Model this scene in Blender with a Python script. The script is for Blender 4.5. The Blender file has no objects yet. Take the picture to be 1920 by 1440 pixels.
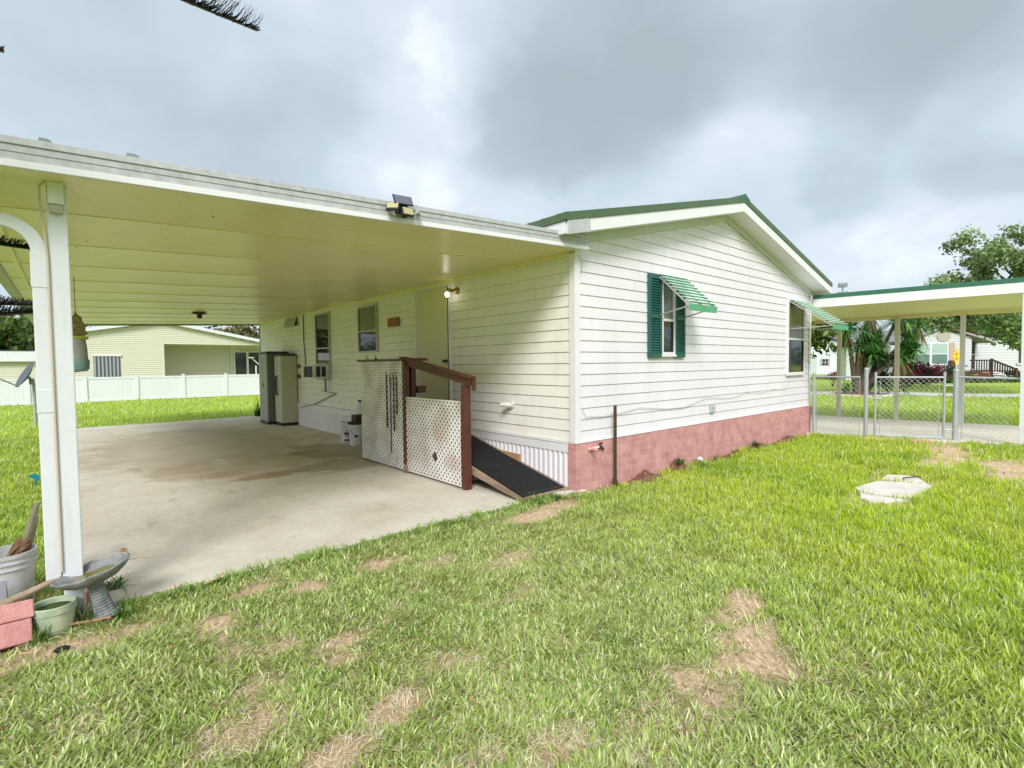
import bpy, bmesh, math, random
import numpy as np
from mathutils import Vector, Matrix
random.seed(7); RNG = np.random.default_rng(11)
S = bpy.context.scene
C = S.collection
PI = math.pi

# ------------------------------------------------------------------ camera
F, YAW, PIT, ROL = 958.8672, .7143, -.0395, -.0107
CAM = Vector((-4.5072, -4.0543, 1.5452))
fw = Vector((math.sin(YAW)*math.cos(PIT), math.cos(YAW)*math.cos(PIT), math.sin(PIT)))
rt = Vector((math.cos(YAW), -math.sin(YAW), 0)); up = rt.cross(fw)
r2 = rt*math.cos(ROL)+up*math.sin(ROL); u2 = -rt*math.sin(ROL)+up*math.cos(ROL)
cd = bpy.data.cameras.new('camera'); cam = bpy.data.objects.new('camera', cd); C.objects.link(cam)
cd.sensor_width = 36; cd.lens = F/1920*36; cd.clip_end = 1500; cd.clip_start = .05
m = Matrix((r2, u2, -fw)).transposed().to_4x4(); m.translation = CAM; cam.matrix_world = m
S.camera = cam

# ------------------------------------------------------------------ materials
def mat(name, col, rough=.6, var=0, vscale=8, bump=0, bscale=40, metal=0, spec=.5, col2=None, stretch=(1,1,1), trans=0, alpha=None, coat=0, detail=4):
    M = bpy.data.materials.new(name); M.use_nodes = True
    n = M.node_tree.nodes; L = M.node_tree.links; b = n['Principled BSDF']
    b.inputs['Base Color'].default_value = (*col, 1); b.inputs['Roughness'].default_value = rough
    b.inputs['Metallic'].default_value = metal; b.inputs['Specular IOR Level'].default_value = spec
    b.inputs['Coat Weight'].default_value = coat
    if var or bump or col2:
        tc = n.new('ShaderNodeTexCoord'); mp = n.new('ShaderNodeMapping'); mp.inputs['Scale'].default_value = stretch
        L.new(tc.outputs['Object'], mp.inputs['Vector'])
    if var or col2:
        t = n.new('ShaderNodeTexNoise'); t.inputs['Scale'].default_value = vscale; t.inputs['Detail'].default_value = detail; t.inputs['Roughness'].default_value = .6
        L.new(mp.outputs[0], t.inputs['Vector'])
        rp = n.new('ShaderNodeValToRGB'); rp.color_ramp.elements[0].position = .3; rp.color_ramp.elements[1].position = .7
        c2 = col2 or tuple(min(1, c*(1+var)) for c in col); c1 = col if col2 else tuple(c*(1-var) for c in col)
        rp.color_ramp.elements[0].color = (*c1, 1); rp.color_ramp.elements[1].color = (*c2, 1)
        L.new(t.outputs[0], rp.inputs[0]); L.new(rp.outputs[0], b.inputs['Base Color'])
        M['ramp'] = rp.name
    if bump:
        t2 = n.new('ShaderNodeTexNoise'); t2.inputs['Scale'].default_value = bscale; t2.inputs['Detail'].default_value = 3
        L.new(mp.outputs[0], t2.inputs['Vector'])
        bp = n.new('ShaderNodeBump'); bp.inputs['Strength'].default_value = bump; bp.inputs['Distance'].default_value = .01
        L.new(t2.outputs[0], bp.inputs['Height']); L.new(bp.outputs[0], b.inputs['Normal'])
    return M

def attr_mat(name, rough=.5, transl=.35, spec=.3):
    M = bpy.data.materials.new(name); M.use_nodes = True
    n = M.node_tree.nodes; L = M.node_tree.links; b = n['Principled BSDF']; out = n['Material Output']
    a = n.new('ShaderNodeAttribute'); a.attribute_name = 'tint'
    L.new(a.outputs['Color'], b.inputs['Base Color']); b.inputs['Roughness'].default_value = rough
    b.inputs['Specular IOR Level'].default_value = spec
    if transl:
        t = n.new('ShaderNodeBsdfTranslucent'); mx = n.new('ShaderNodeMixShader'); mx.inputs[0].default_value = transl
        L.new(a.outputs['Color'], t.inputs['Color']); L.new(b.outputs[0], mx.inputs[1]); L.new(t.outputs[0], mx.inputs[2])
        L.new(mx.outputs[0], out.inputs['Surface'])
    return M

M_side = mat('white_siding_paint', (.715,.68,.72), .55, var=.05, vscale=1.6, bump=.15, bscale=60, stretch=(1,1,.35))
def add_grime(M, amt=.35, tint=(.52,.50,.42)):
    """thin vertical run-off streaks and specks of mildew in the paint"""
    n = M.node_tree.nodes; L = M.node_tree.links; b = n['Principled BSDF']; src = b.inputs['Base Color'].links[0].from_socket
    g = n.new('ShaderNodeNewGeometry'); mp = n.new('ShaderNodeMapping'); mp.inputs['Scale'].default_value = (7,7,.55); L.new(g.outputs['Position'], mp.inputs[0])
    t = n.new('ShaderNodeTexNoise'); t.inputs['Scale'].default_value = 1.6; t.inputs['Detail'].default_value = 9; t.inputs['Roughness'].default_value = .7; L.new(mp.outputs[0], t.inputs['Vector'])
    r = n.new('ShaderNodeMapRange'); r.inputs[1].default_value = .52; r.inputs[2].default_value = .78; r.inputs[3].default_value = 0; r.inputs[4].default_value = amt; L.new(t.outputs[0], r.inputs[0])
    x = n.new('ShaderNodeMixRGB'); L.new(r.outputs[0], x.inputs[0]); L.new(src, x.inputs[1]); x.inputs[2].default_value = (*tint, 1)
    t2 = n.new('ShaderNodeTexNoise'); t2.inputs['Scale'].default_value = 38; t2.inputs['Detail'].default_value = 2; L.new(g.outputs['Position'], t2.inputs['Vector'])
    r2_ = n.new('ShaderNodeMapRange'); r2_.inputs[1].default_value = .73; r2_.inputs[2].default_value = .78; r2_.inputs[3].default_value = 0; r2_.inputs[4].default_value = .45; L.new(t2.outputs[0], r2_.inputs[0])
    y = n.new('ShaderNodeMixRGB'); L.new(r2_.outputs[0], y.inputs[0]); L.new(x.outputs[0], y.inputs[1]); y.inputs[2].default_value = (.25,.23,.17,1)
    L.new(y.outputs[0], b.inputs['Base Color'])
add_grime(M_side, .30)
M_trim = mat('white_trim', (.725,.705,.73), .45, var=.03, vscale=3)
M_seam = mat('board_seam', (.40,.40,.41), .8)
M_ceil = mat('cream_aluminium', (.80,.70,.40), .30, var=.05, vscale=.8, bump=.05, bscale=20)
M_side2 = mat('bounce_tinted_white_siding', (.80,.765,.72), .55, var=.06, vscale=1.3, bump=.15, bscale=60)  # white paint like the gable; warm tint stands for yellow light off the ceiling
M_fascia = mat('weathered_white_metal', (.36,.36,.37), .5, col2=(.50,.50,.52), vscale=14, detail=8)
M_green = mat('green_roof_metal', (.065,.115,.05), .45, var=.12, vscale=5)
M_gtrim = mat('green_trim_metal', (.025,.125,.075), .4, var=.1, vscale=5)
M_shut = mat('green_shutter', (.018,.098,.080), .5, var=.12, vscale=6)
M_aw_w = mat('awning_pale_slat', (.74,.85,.80), .3, var=.08, vscale=9)
M_aw_g = mat('awning_green_slat', (.10,.36,.21), .35, var=.08, vscale=9)
M_arm = mat('awning_arm', (.55,.52,.50), .4, metal=.5)
add_grime(M_ceil, .45, (.45,.38,.20)); add_grime(M_side2, .35, (.55,.50,.36))
M_glass = mat('dark_window_glass', (.03,.035,.035), .04, spec=.9)
M_glass2 = mat('screened_window_glass', (.13,.14,.13), .12, spec=.8)
M_glass3 = mat('curtained_window_glass', (.10,.10,.04), .12, spec=.8)
M_alum = mat('aluminium_frame', (.42,.42,.41), .4, metal=.4)
M_galv = mat('galvanised_steel', (.40,.43,.44), .5, metal=.35, var=.08, vscale=14)
M_wire = mat('chain_link_wire', (.50,.54,.52), .4, metal=.4)
M_door = mat('cream_door', (.66,.60,.42), .5, var=.02)
M_dark = mat('dark_bronze', (.03,.028,.025), .4)
M_brown = mat('brown_painted_wood', (.085,.022,.012), .55, var=.25, vscale=7, bump=.3, bscale=30, stretch=(1,1,1))
M_wood = mat('weathered_wood', (.16,.10,.06), .8, col2=(.36,.27,.19), vscale=12, bump=.4, bscale=30, stretch=(1,.15,1))
M_rub = mat('black_rubber', (.012,.013,.014), .6, bump=.3, bscale=80)
M_vinyl = mat('white_vinyl', (.69,.70,.73), .35, var=.02)
add_grime(M_vinyl, .45, (.45,.46,.42)); add_grime(M_trim, .25)
M_gray = mat('grey_plastic', (.30,.32,.32), .5, var=.04)
M_gdark = mat('dark_grey_plastic', (.05,.055,.055), .5)
M_beige = mat('beige_plastic', (.50,.47,.33), .5, var=.03)
M_bucket = mat('white_plastic', (.72,.73,.73), .4, col2=(.45,.44,.42), vscale=6, detail=7)
M_black = mat('black_plastic', (.012,.012,.013), .45)
M_brick_pink = mat('pink_concrete_block', (.72,.35,.33), .85, col2=(.52,.22,.21), vscale=9, bump=.5, bscale=70, detail=8)
M_conc_l = mat('pale_concrete', (.55,.50,.44), .9, col2=(.70,.66,.61), vscale=6, bump=.3, bscale=60, detail=8)
M_pave = mat('patio_concrete', (.62,.57,.50), .9, col2=(.76,.72,.66), vscale=3, bump=.2, bscale=60, detail=8)
M_road = mat('pale_road', (.60,.57,.54), .9, col2=(.72,.70,.67), vscale=2, detail=8)
M_soil = mat('brown_soil', (.10,.045,.025), .95, col2=(.23,.12,.07), vscale=18, bump=1, bscale=50, detail=8)
M_cream_far = mat('cream_vinyl_siding', (.60,.58,.46), .6, var=.03)
M_white_far = mat('white_vinyl_siding', (.56,.57,.59), .6, var=.02)
M_bark = mat('bark', (.10,.075,.05), .9, var=.3, vscale=12, bump=.8, bscale=20)
M_leaf = attr_mat('leaf_tint', .5, .3)
M_grass = attr_mat('grass_blade_tint', .5, .42, .3)
M_rust = mat('rusty_iron', (.035,.022,.015), .75, col2=(.10,.05,.02), vscale=30, bump=.5, bscale=60)
M_stone = mat('weathered_stone', (.11,.125,.125), .8, col2=(.29,.31,.30), vscale=14, bump=.7, bscale=60, detail=8)
M_yellow = mat('yellow_sign', (.85,.52,.03), .5)
M_orange = mat('orange_print', (.62,.24,.01), .5)
M_wire_w = mat('white_cable', (.55,.55,.54), .5)
M_bulb = bpy.data.materials.new('lit_bulb'); M_bulb.use_nodes = True
_b = M_bulb.node_tree.nodes['Principled BSDF']; _b.inputs['Emission Color'].default_value = (1,.93,.8,1); _b.inputs['Emission Strength'].default_value = 4
M_mulch = mat('red_mulch', (.22,.06,.04), .95, var=.35, vscale=30, bump=1, bscale=40)

# pink painted block wall: brick texture
def brick_mat():
    M = bpy.data.materials.new('pink_painted_brick'); M.use_nodes = True
    n = M.node_tree.nodes; L = M.node_tree.links; b = n['Principled BSDF']
    g = n.new('ShaderNodeNewGeometry'); sp = n.new('ShaderNodeSeparateXYZ'); L.new(g.outputs['Position'], sp.inputs[0])
    ad = n.new('ShaderNodeMath'); ad.operation = 'ADD'; L.new(sp.outputs['X'], ad.inputs[0]); L.new(sp.outputs['Y'], ad.inputs[1])
    cb = n.new('ShaderNodeCombineXYZ'); L.new(ad.outputs[0], cb.inputs['X'])
    z = n.new('ShaderNodeMath'); z.operation = 'ADD'; z.inputs[1].default_value = -.597+1.0; L.new(sp.outputs['Z'], z.inputs[0]); L.new(z.outputs[0], cb.inputs['Y'])
    t = n.new('ShaderNodeTexBrick'); t.inputs['Scale'].default_value = 1; t.inputs['Brick Width'].default_value = .20; t.inputs['Row Height'].default_value = .1
    t.inputs['Mortar Size'].default_value = .0035; t.inputs['Mortar Smooth'].default_value = .3
    t.inputs['Color1'].default_value = (.62,.31,.30,1); t.inputs['Color2'].default_value = (.56,.265,.26,1); t.inputs['Mortar'].default_value = (.68,.42,.40,1)
    L.new(cb.outputs[0], t.inputs['Vector'])
    nz = n.new('ShaderNodeTexNoise'); nz.inputs['Scale'].default_value = 5; nz.inputs['Detail'].default_value = 9; nz.inputs['Roughness'].default_value = .7; L.new(g.outputs['Position'], nz.inputs['Vector'])
    rp = n.new('ShaderNodeValToRGB'); rp.color_ramp.elements[0].position = .35; rp.color_ramp.elements[1].position = .68
    rp.color_ramp.elements[0].color = (.72,.70,.72,1); rp.color_ramp.elements[1].color = (1.08,1.12,1.1,1); L.new(nz.outputs[0], rp.inputs[0])
    mx = n.new('ShaderNodeMixRGB'); mx.blend_type = 'MULTIPLY'; mx.inputs[0].default_value = 1; L.new(t.outputs['Color'], mx.inputs[1]); L.new(rp.outputs[0], mx.inputs[2])
    L.new(mx.outputs[0], b.inputs['Base Color']); b.inputs['Roughness'].default_value = .75
    bp = n.new('ShaderNodeBump'); bp.inputs['Strength'].default_value = .5; bp.inputs['Distance'].default_value = .01; bp.invert = True
    L.new(t.outputs['Fac'], bp.inputs['Height'])
    bp2 = n.new('ShaderNodeBump'); bp2.inputs['Strength'].default_value = .4; bp2.inputs['Distance'].default_value = .01; L.new(nz.outputs[0], bp2.inputs['Height']); L.new(bp.outputs[0], bp2.inputs['Normal'])
    L.new(bp2.outputs[0], b.inputs['Normal'])
    return M
M_brick = brick_mat()

def slab_mat():
    M = bpy.data.materials.new('stained_concrete'); M.use_nodes = True
    n = M.node_tree.nodes; L = M.node_tree.links; b = n['Principled BSDF']
    g = n.new('ShaderNodeNewGeometry')
    def noise(sc, det=8, st=(1,1,1)):
        mp = n.new('ShaderNodeMapping'); mp.inputs['Scale'].default_value = st; L.new(g.outputs['Position'], mp.inputs[0])
        t = n.new('ShaderNodeTexNoise'); t.inputs['Scale'].default_value = sc; t.inputs['Detail'].default_value = det; t.inputs['Roughness'].default_value = .65; L.new(mp.outputs[0], t.inputs['Vector']); return t
    def ramp(src, p0, c0, p1, c1):
        r = n.new('ShaderNodeValToRGB'); r.color_ramp.elements[0].position = p0; r.color_ramp.elements[1].position = p1
        r.color_ramp.elements[0].color = (*c0,1); r.color_ramp.elements[1].color = (*c1,1); L.new(src, r.inputs[0]); return r
    def mixc(kind, fac, a, bb):
        x = n.new('ShaderNodeMixRGB'); x.blend_type = kind
        if isinstance(fac, float): x.inputs[0].default_value = fac
        else: L.new(fac, x.inputs[0])
        L.new(a, x.inputs[1])
        if isinstance(bb, tuple): x.inputs[2].default_value = (*bb,1)
        else: L.new(bb, x.inputs[2])
        return x.outputs[0]
    base = ramp(noise(1.2).outputs[0], .3, (.52,.455,.37), .7, (.69,.64,.565)).outputs[0]
    base = mixc('MULTIPLY', .6, base, ramp(noise(18).outputs[0], .3, (.8,.8,.8), .7, (1.1,1.1,1.1)).outputs[0])
    # worn stains: rust and oil where cars are parked, each with a shape of its own
    sp = n.new('ShaderNodeSeparateXYZ'); L.new(g.outputs['Position'], sp.inputs[0])
    wob = noise(1.6, 6)
    def spot(x, y, rx, ry, lo=.35, hi=1.1):
        dx = n.new('ShaderNodeMath'); dx.operation = 'MULTIPLY_ADD'; dx.inputs[1].default_value = 1/rx; dx.inputs[2].default_value = -x/rx; L.new(sp.outputs['X'], dx.inputs[0])
        dy = n.new('ShaderNodeMath'); dy.operation = 'MULTIPLY_ADD'; dy.inputs[1].default_value = 1/ry; dy.inputs[2].default_value = -y/ry; L.new(sp.outputs['Y'], dy.inputs[0])
        a = n.new('ShaderNodeMath'); a.operation = 'MULTIPLY'; L.new(dx.outputs[0], a.inputs[0]); L.new(dx.outputs[0], a.inputs[1])
        c = n.new('ShaderNodeMath'); c.operation = 'MULTIPLY_ADD'; L.new(dy.outputs[0], c.inputs[0]); L.new(dy.outputs[0], c.inputs[1]); L.new(a.outputs[0], c.inputs[2])
        w = n.new('ShaderNodeMath'); w.operation = 'MULTIPLY_ADD'; w.inputs[1].default_value = 2.4; L.new(wob.outputs[0], w.inputs[0]); L.new(c.outputs[0], w.inputs[2])
        r = n.new('ShaderNodeMapRange'); r.inputs[1].default_value = lo+1.2; r.inputs[2].default_value = hi+1.2; r.inputs[3].default_value = 1; r.inputs[4].default_value = 0
        r.interpolation_type = 'SMOOTHSTEP'; L.new(w.outputs[0], r.inputs[0]); return r.outputs[0]
    for (x, y, rx, ry, c, k) in [(-2.6,7.5,2.2,3.8,(.31,.24,.15),.5), (-2.3,4.6,1.6,1.2,(.32,.24,.14),.45), (-1.4,3.6,.8,.6,(.20,.14,.08),.5),(-2.45,3.55,.55,.22,(.32,.18,.08),.6),(-3.0,4.1,.7,.25,(.30,.18,.09),.45),(-1.0,5.0,.7,1.2,(.18,.13,.08),.5)]:
        f = n.new('ShaderNodeMath'); f.operation = 'MULTIPLY'; f.inputs[1].default_value = k; L.new(spot(x,y,rx,ry), f.inputs[0])
        base = mixc('MIX', f.outputs[0], base, c)
    # pale paint-filler marks
    for (x, y, rx, ry) in [(-1.75,3.25,.16,.07),(-1.95,2.95,.22,.06)]:
        base = mixc('MIX', spot(x,y,rx,ry), base, (.62,.58,.5))
    # fine dark specks / streaks
    st = ramp(noise(3.5, 9, (1,.35,1)).outputs[0], .60, (0,0,0), .72, (1,1,1)).outputs[0]
    sf = n.new('ShaderNodeMath'); sf.operation = 'MULTIPLY'; sf.inputs[1].default_value = .4; L.new(st, sf.inputs[0])
    base = mixc('MIX', sf.outputs[0], base, (.17,.12,.08))
    L.new(base, b.inputs['Base Color']); b.inputs['Roughness'].default_value = .8
    bp = n.new('ShaderNodeBump'); bp.inputs['Strength'].default_value = .25; bp.inputs['Distance'].default_value = .005
    L.new(noise(60, 4).outputs[0], bp.inputs['Height']); L.new(bp.outputs[0], b.inputs['Normal'])
    return M
M_slab = slab_mat()

# ------------------------------------------------------------------ mesh builder
class MB:
    def __init__(s): s.v = []; s.f = []; s.mi = []
    def add(s, vs, fs, mi=0):
        o = len(s.v); s.v += [tuple(v) for v in vs]
        for f in fs: s.f.append(tuple(i+o for i in f)); s.mi.append(mi)
        return s
    def box(s, x0, x1, y0, y1, z0, z1, mi=0):
        return s.add([(x0,y0,z0),(x1,y0,z0),(x1,y1,z0),(x0,y1,z0),(x0,y0,z1),(x1,y0,z1),(x1,y1,z1),(x0,y1,z1)],
            [(0,3,2,1),(4,5,6,7),(0,1,5,4),(1,2,6,5),(2,3,7,6),(3,0,4,7)], mi)
    def hexa(s, p, mi=0):   # 8 corners, bottom loop then top loop
        return s.add(p, [(0,3,2,1),(4,5,6,7),(0,1,5,4),(1,2,6,5),(2,3,7,6),(3,0,4,7)], mi)
    def beam(s, a, b, w, h, upv=(0,0,1), mi=0):
        a = Vector(a); b = Vector(b); d = (b-a).normalized(); u = Vector(upv); sd = d.cross(u).normalized(); u = sd.cross(d).normalized()
        p = []
        for e in (a, b):
            p += [e-sd*w/2-u*h/2, e+sd*w/2-u*h/2, e+sd*w/2+u*h/2, e-sd*w/2+u*h/2]
        return s.add(p, [(0,1,2,3),(7,6,5,4),(0,4,5,1),(1,5,6,2),(2,6,7,3),(3,7,4,0)], mi)
    def tube(s, pts, r, n=8, mi=0, caps=True):
        pts = [Vector(p) for p in pts]; rs = r if isinstance(r, (list, tuple)) else [r]*len(pts)
        rings = []; prev = None
        for i, p in enumerate(pts):
            d = (pts[min(i+1, len(pts)-1)]-pts[max(i-1, 0)]).normalized()
            if prev is None: a = d.orthogonal().normalized()
            else:
                a = prev-d*prev.dot(d); a = a.normalized() if a.length > 1e-6 else d.orthogonal().normalized()
            prev = a; b = d.cross(a)
            rings.append([p+(a*math.cos(2*PI*k/n)+b*math.sin(2*PI*k/n))*rs[i] for k in range(n)])
        vs = [v for rg in rings for v in rg]; fs = []
        for i in range(len(pts)-1):
            for k in range(n): fs.append((i*n+k, i*n+(k+1)%n, (i+1)*n+(k+1)%n, (i+1)*n+k))
        if caps: fs.append(tuple(range(n))[::-1]); fs.append(tuple((len(pts)-1)*n+k for k in range(n)))
        return s.add(vs, fs, mi)
    def lathe(s, prof, c=(0,0,0), n=24, mtx=None, mi=0, wob=0, lobes=8, sx=1, sy=1):
        vs = []; fs = []
        for r, z in prof:
            for k in range(n):
                a = 2*PI*k/n; rr = r*(1+wob*math.cos(a*lobes)); v = Vector((rr*math.cos(a)*sx, rr*math.sin(a)*sy, z))
                if mtx: v = mtx @ v
                vs.append(v+Vector(c))
        for i in range(len(prof)-1):
            for k in range(n): fs.append((i*n+k, i*n+(k+1)%n, (i+1)*n+(k+1)%n, (i+1)*n+k))
        fs.append(tuple(range(n))[::-1]); fs.append(tuple((len(prof)-1)*n+k for k in range(n)))
        return s.add(vs, fs, mi)
    def prism(s, poly, d, mi=0):   # polygon points (3d), extruded by vector d
        n = len(poly); d = Vector(d); a = [Vector(p) for p in poly]; b = [p+d for p in a]
        return s.add(a+b, [tuple(range(n))[::-1], tuple(range(n, 2*n))]+[(k, (k+1)%n, n+(k+1)%n, n+k) for k in range(n)], mi)
    def build(s, name, mats, parent=None, smooth=False, bevel=0, seg=2, local=False, fixn=True):
        off = Vector((0,0,0))
        if parent is not None and not local:
            q = parent
            while q is not None: off += q.location; q = q.parent
        me = bpy.data.meshes.new(name)
        me.from_pydata([tuple(Vector(v)-off) for v in s.v], [], s.f)
        mats = mats if isinstance(mats, (list, tuple)) else [mats]
        for m_ in mats: me.materials.append(m_)
        me.polygons.foreach_set('material_index', s.mi)
        if fixn:
            bm = bmesh.new(); bm.from_mesh(me); bmesh.ops.recalc_face_normals(bm, faces=bm.faces); bm.to_mesh(me); bm.free()
        if smooth: me.shade_smooth()
        o = bpy.data.objects.new(name, me); C.objects.link(o)
        if parent is not None: o.parent = parent
        if bevel:
            b = o.modifiers.new('bevel', 'BEVEL'); b.width = bevel; b.segments = seg; b.limit_method = 'ANGLE'; b.angle_limit = .6
        if smooth:
            me.set_sharp_from_angle(angle=.7)
        return o
def thing(name, label, cat, loc=(0,0,0), rotz=0, group=None):
    o = bpy.data.objects.new(name, None); C.objects.link(o); o.empty_display_size = .1
    o.location = loc; o.rotation_euler = (0,0,rotz); o['label'] = label; o['category'] = cat
    if group: o['group'] = group
    return o
def tag(o, label, cat, group=None, kind=None):
    o['label'] = label; o['category'] = cat
    if group: o['group'] = group
    if kind: o['kind'] = kind
    return o
def struct(o): o['kind'] = 'structure'; return o
def copy_tree(o, parent=None):
    c = o.copy(); C.objects.link(c); c.parent = parent
    for ch in list(o.children): copy_tree(ch, c)
    return c
def quad_mesh(name, V, Q, cols, mat_, parent=None, tris=None):
    """numpy mesh of quads with per-vertex tint"""
    me = bpy.data.meshes.new(name); nv, nq = len(V), len(Q)
    me.vertices.add(nv); me.vertices.foreach_set('co', V.astype(np.float32).ravel())
    me.loops.add(nq*4); me.loops.foreach_set('vertex_index', Q.astype(np.int32).ravel())
    me.polygons.add(nq); me.polygons.foreach_set('loop_start', np.arange(0, nq*4, 4, dtype=np.int32)); me.polygons.foreach_set('loop_total', np.full(nq, 4, dtype=np.int32))
    at = me.color_attributes.new('tint', 'FLOAT_COLOR', 'POINT')
    cc = np.ones((nv, 4), np.float32); cc[:, :3] = cols; at.data.foreach_set('color', cc.ravel())
    me.materials.append(mat_); me.update(calc_edges=True)
    o = bpy.data.objects.new(name, me); C.objects.link(o)
    if parent is not None: o.parent = parent
    return o

# ------------------------------------------------------------------ ground
def vnoise(x, y, s, seed=0):
    r = np.random.default_rng(seed); g = r.random((64, 64))
    u = (x/s) % 64; v = (y/s) % 64; i = np.floor(u).astype(int); j = np.floor(v).astype(int); fu = u-i; fv = v-j
    fu = fu*fu*(3-2*fu); fv = fv*fv*(3-2*fv); i %= 64; j %= 64; i2 = (i+1) % 64; j2 = (j+1) % 64
    return (g[i,j]*(1-fu)+g[i2,j]*fu)*(1-fv)+(g[i,j2]*(1-fu)+g[i2,j2]*fu)*fv
def fbm(x, y, s, seed=0):
    return (vnoise(x,y,s,seed)*.5+vnoise(x,y,s*.47,seed+1)*.3+vnoise(x,y,s*.2,seed+2)*.2)
PATCH_S = .72
PATCH = [(2.2,-2.5,.42,.30,.8),(3.5,-2.75,.30,.16,.8),(3.3,-2.15,.45,.12,.7),(-1.42,-2.57,.31,.14,1),(-1.80,-2.85,.38,.21,1),(-2.14,-2.82,.28,.19,.8),(-2.6,-2.9,.4,.2,.35),(-3.38,-1.30,.15,.10,.85),(-3.46,-1.45,.13,.08,.8),
 (-2.7,-.42,.30,.11,.85),(-2.38,-.66,.24,.11,.65),(-3.6,-.24,.17,.10,.8),(-3.3,-.45,.17,.10,.75),(-3.75,-2.12,.14,.11,.7),(-3.06,-2.66,.2,.12,.6),
 (5.7,-2.5,1.5,.32,1),(5.4,-3.3,1.2,.45,1),(6.9,-2.3,.8,.5,.9),(-1.95,-1.02,.4,.16,.5),(-3.9,-.58,.18,.13,.8),(-.95,-.3,.35,.18,1),(-.5,-.2,.4,.16,.8),(-4.3,-.35,.25,.12,.5),(-4.6,-.3,.3,.12,.6),(-3.0,-1.85,.16,.12,.7),(-3.7,-1.1,.15,.1,.7),(-4.0,-1.7,.25,.15,.5),(-3.4,-2.0,.15,.12,.8)]
def bare(x, y):
    w = (fbm(x, y, .30, 5)-.5)*2.6+(fbm(x, y, .07, 15)-.5)*1.6
    b = np.zeros_like(x)
    for (px, py, rx, ry, k) in PATCH:
        d = ((x-px)/(rx*.85))**2+((y-py)/(ry*.85))**2
        b = np.maximum(b, k*np.clip((1.45-(d*.8+w))*.62, 0, 1))
    # thin worn turf to the left, full turf to the right
    thin = np.clip((.2-x)/3.5, 0, 1)*np.clip((y+4.6)/1.5, .5, 1)*(y < .4)
    n = fbm(x, y, .30, 21)
    b = np.maximum(b, thin*np.clip((n-.62)*6, 0, 1)*.45)
    return b
def worn(x, y):
    w = np.clip(bare(x, y)*1.3, 0, 1)
    # earth strip along the brick wall, pad edges
    st = np.clip(1-(-y-.02)/.22-(fbm(x, y, .3, 8)-.5)*2.0, 0, 1)*(x > -.3)*(x < 7.4)*(y > -.6)*(y < .3)
    return w, st
def axis(lo, hi, a, b, st):
    fine = np.arange(a, b, st); out = []; v = a; s_ = st
    while v > lo: s_ *= 1.25; v -= s_; out.append(v)
    L_ = out[::-1]; out = []; v = fine[-1]; s_ = st
    while v < hi: s_ *= 1.25; v += s_; out.append(v)
    return np.array(L_+list(fine)+out)
gx = axis(-500, 900, -6.5, 9.5, .045); gy = axis(-500, 900, -4.6, .9, .045)
GX, GY = np.meshgrid(gx, gy, indexing='ij'); nx, ny = GX.shape
und = (fbm(GX, GY, .5, 31)-.5)*.03*((np.abs(GX) < 30) & (np.abs(GY) < 30)) - .012
w_, st_ = worn(GX, GY)
near = ((GX > -7) & (GX < 10) & (GY > -5) & (GY < 1.2)).astype(float)
V = np.stack([GX, GY, und], -1).reshape(-1, 3)
ii, jj = np.meshgrid(np.arange(nx-1), np.arange(ny-1), indexing='ij')
Q = np.stack([ii*ny+jj, (ii+1)*ny+jj, (ii+1)*ny+jj+1, ii*ny+jj+1], -1).reshape(-1, 4)
gcol = np.zeros((nx*ny, 3)); gcol[:,0] = w_.ravel(); gcol[:,1] = st_.ravel(); gcol[:,2] = near.ravel()
def ground_mat():
    M = bpy.data.materials.new('lawn_soil'); M.use_nodes = True
    n = M.node_tree.nodes; L = M.node_tree.links; b = n['Principled BSDF']
    a = n.new('ShaderNodeAttribute'); a.attribute_name = 'tint'; sp = n.new('ShaderNodeSeparateColor'); L.new(a.outputs['Color'], sp.inputs[0])
    g = n.new('ShaderNodeNewGeometry')
    def nz(s, d=8, st=(1,1,1)):
        mp = n.new('ShaderNodeMapping'); mp.inputs['Scale'].default_value = st; L.new(g.outputs['Position'], mp.inputs[0])
        t = n.new('ShaderNodeTexNoise'); t.inputs['Scale'].default_value = s; t.inputs['Detail'].default_value = d; t.inputs['Roughness'].default_value = .7; L.new(mp.outputs[0], t.inputs['Vector']); return t.outputs[0]
    def rp(src, els):
        r = n.new('ShaderNodeValToRGB'); e = r.color_ramp.elements
        while len(e) < len(els): e.new(.5)
        for k, (p, c) in enumerate(els): e[k].position = p; e[k].color = (*c, 1)
        L.new(src, r.inputs[0]); return r.outputs[0]
    def mx(f, A, B, kind='MIX'):
        x = n.new('ShaderNodeMixRGB'); x.blend_type = kind
        if isinstance(f, float): x.inputs[0].default_value = f
        else: L.new(f, x.inputs[0])
        L.new(A, x.inputs[1]); L.new(B, x.inputs[2]); return x.outputs[0]
    thatch = rp(nz(45), [(.3,(.15,.15,.05)),(.7,(.34,.34,.12))])
    tan = rp(nz(60, 9, (1,.4,1)), [(.3,(.40,.26,.15)),(.5,(.66,.50,.34)),(.7,(.80,.66,.49))])
    soil = rp(nz(25), [(.3,(.10,.045,.025)),(.7,(.24,.13,.08))])
    far = mx(nz(.35,5), rp(nz(3.0, 10), [(.3,(.20,.37,.02)),(.7,(.33,.48,.04))]), rp(nz(2.5,10), [(.3,(.24,.40,.03)),(.7,(.44,.50,.11))]))
    c = mx(sp.outputs[0], thatch, tan); c = mx(sp.outputs[1], c, soil); c = mx(sp.outputs[2], far, c)
    L.new(c, b.inputs['Base Color']); b.inputs['Roughness'].default_value = .95; b.inputs['Specular IOR Level'].default_value = .15
    bp = n.new('ShaderNodeBump'); bp.inputs['Strength'].default_value = .7; bp.inputs['Distance'].default_value = .02; L.new(nz(50, 6), bp.inputs['Height']); L.new(bp.outputs[0], b.inputs['Normal'])
    return M
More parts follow.
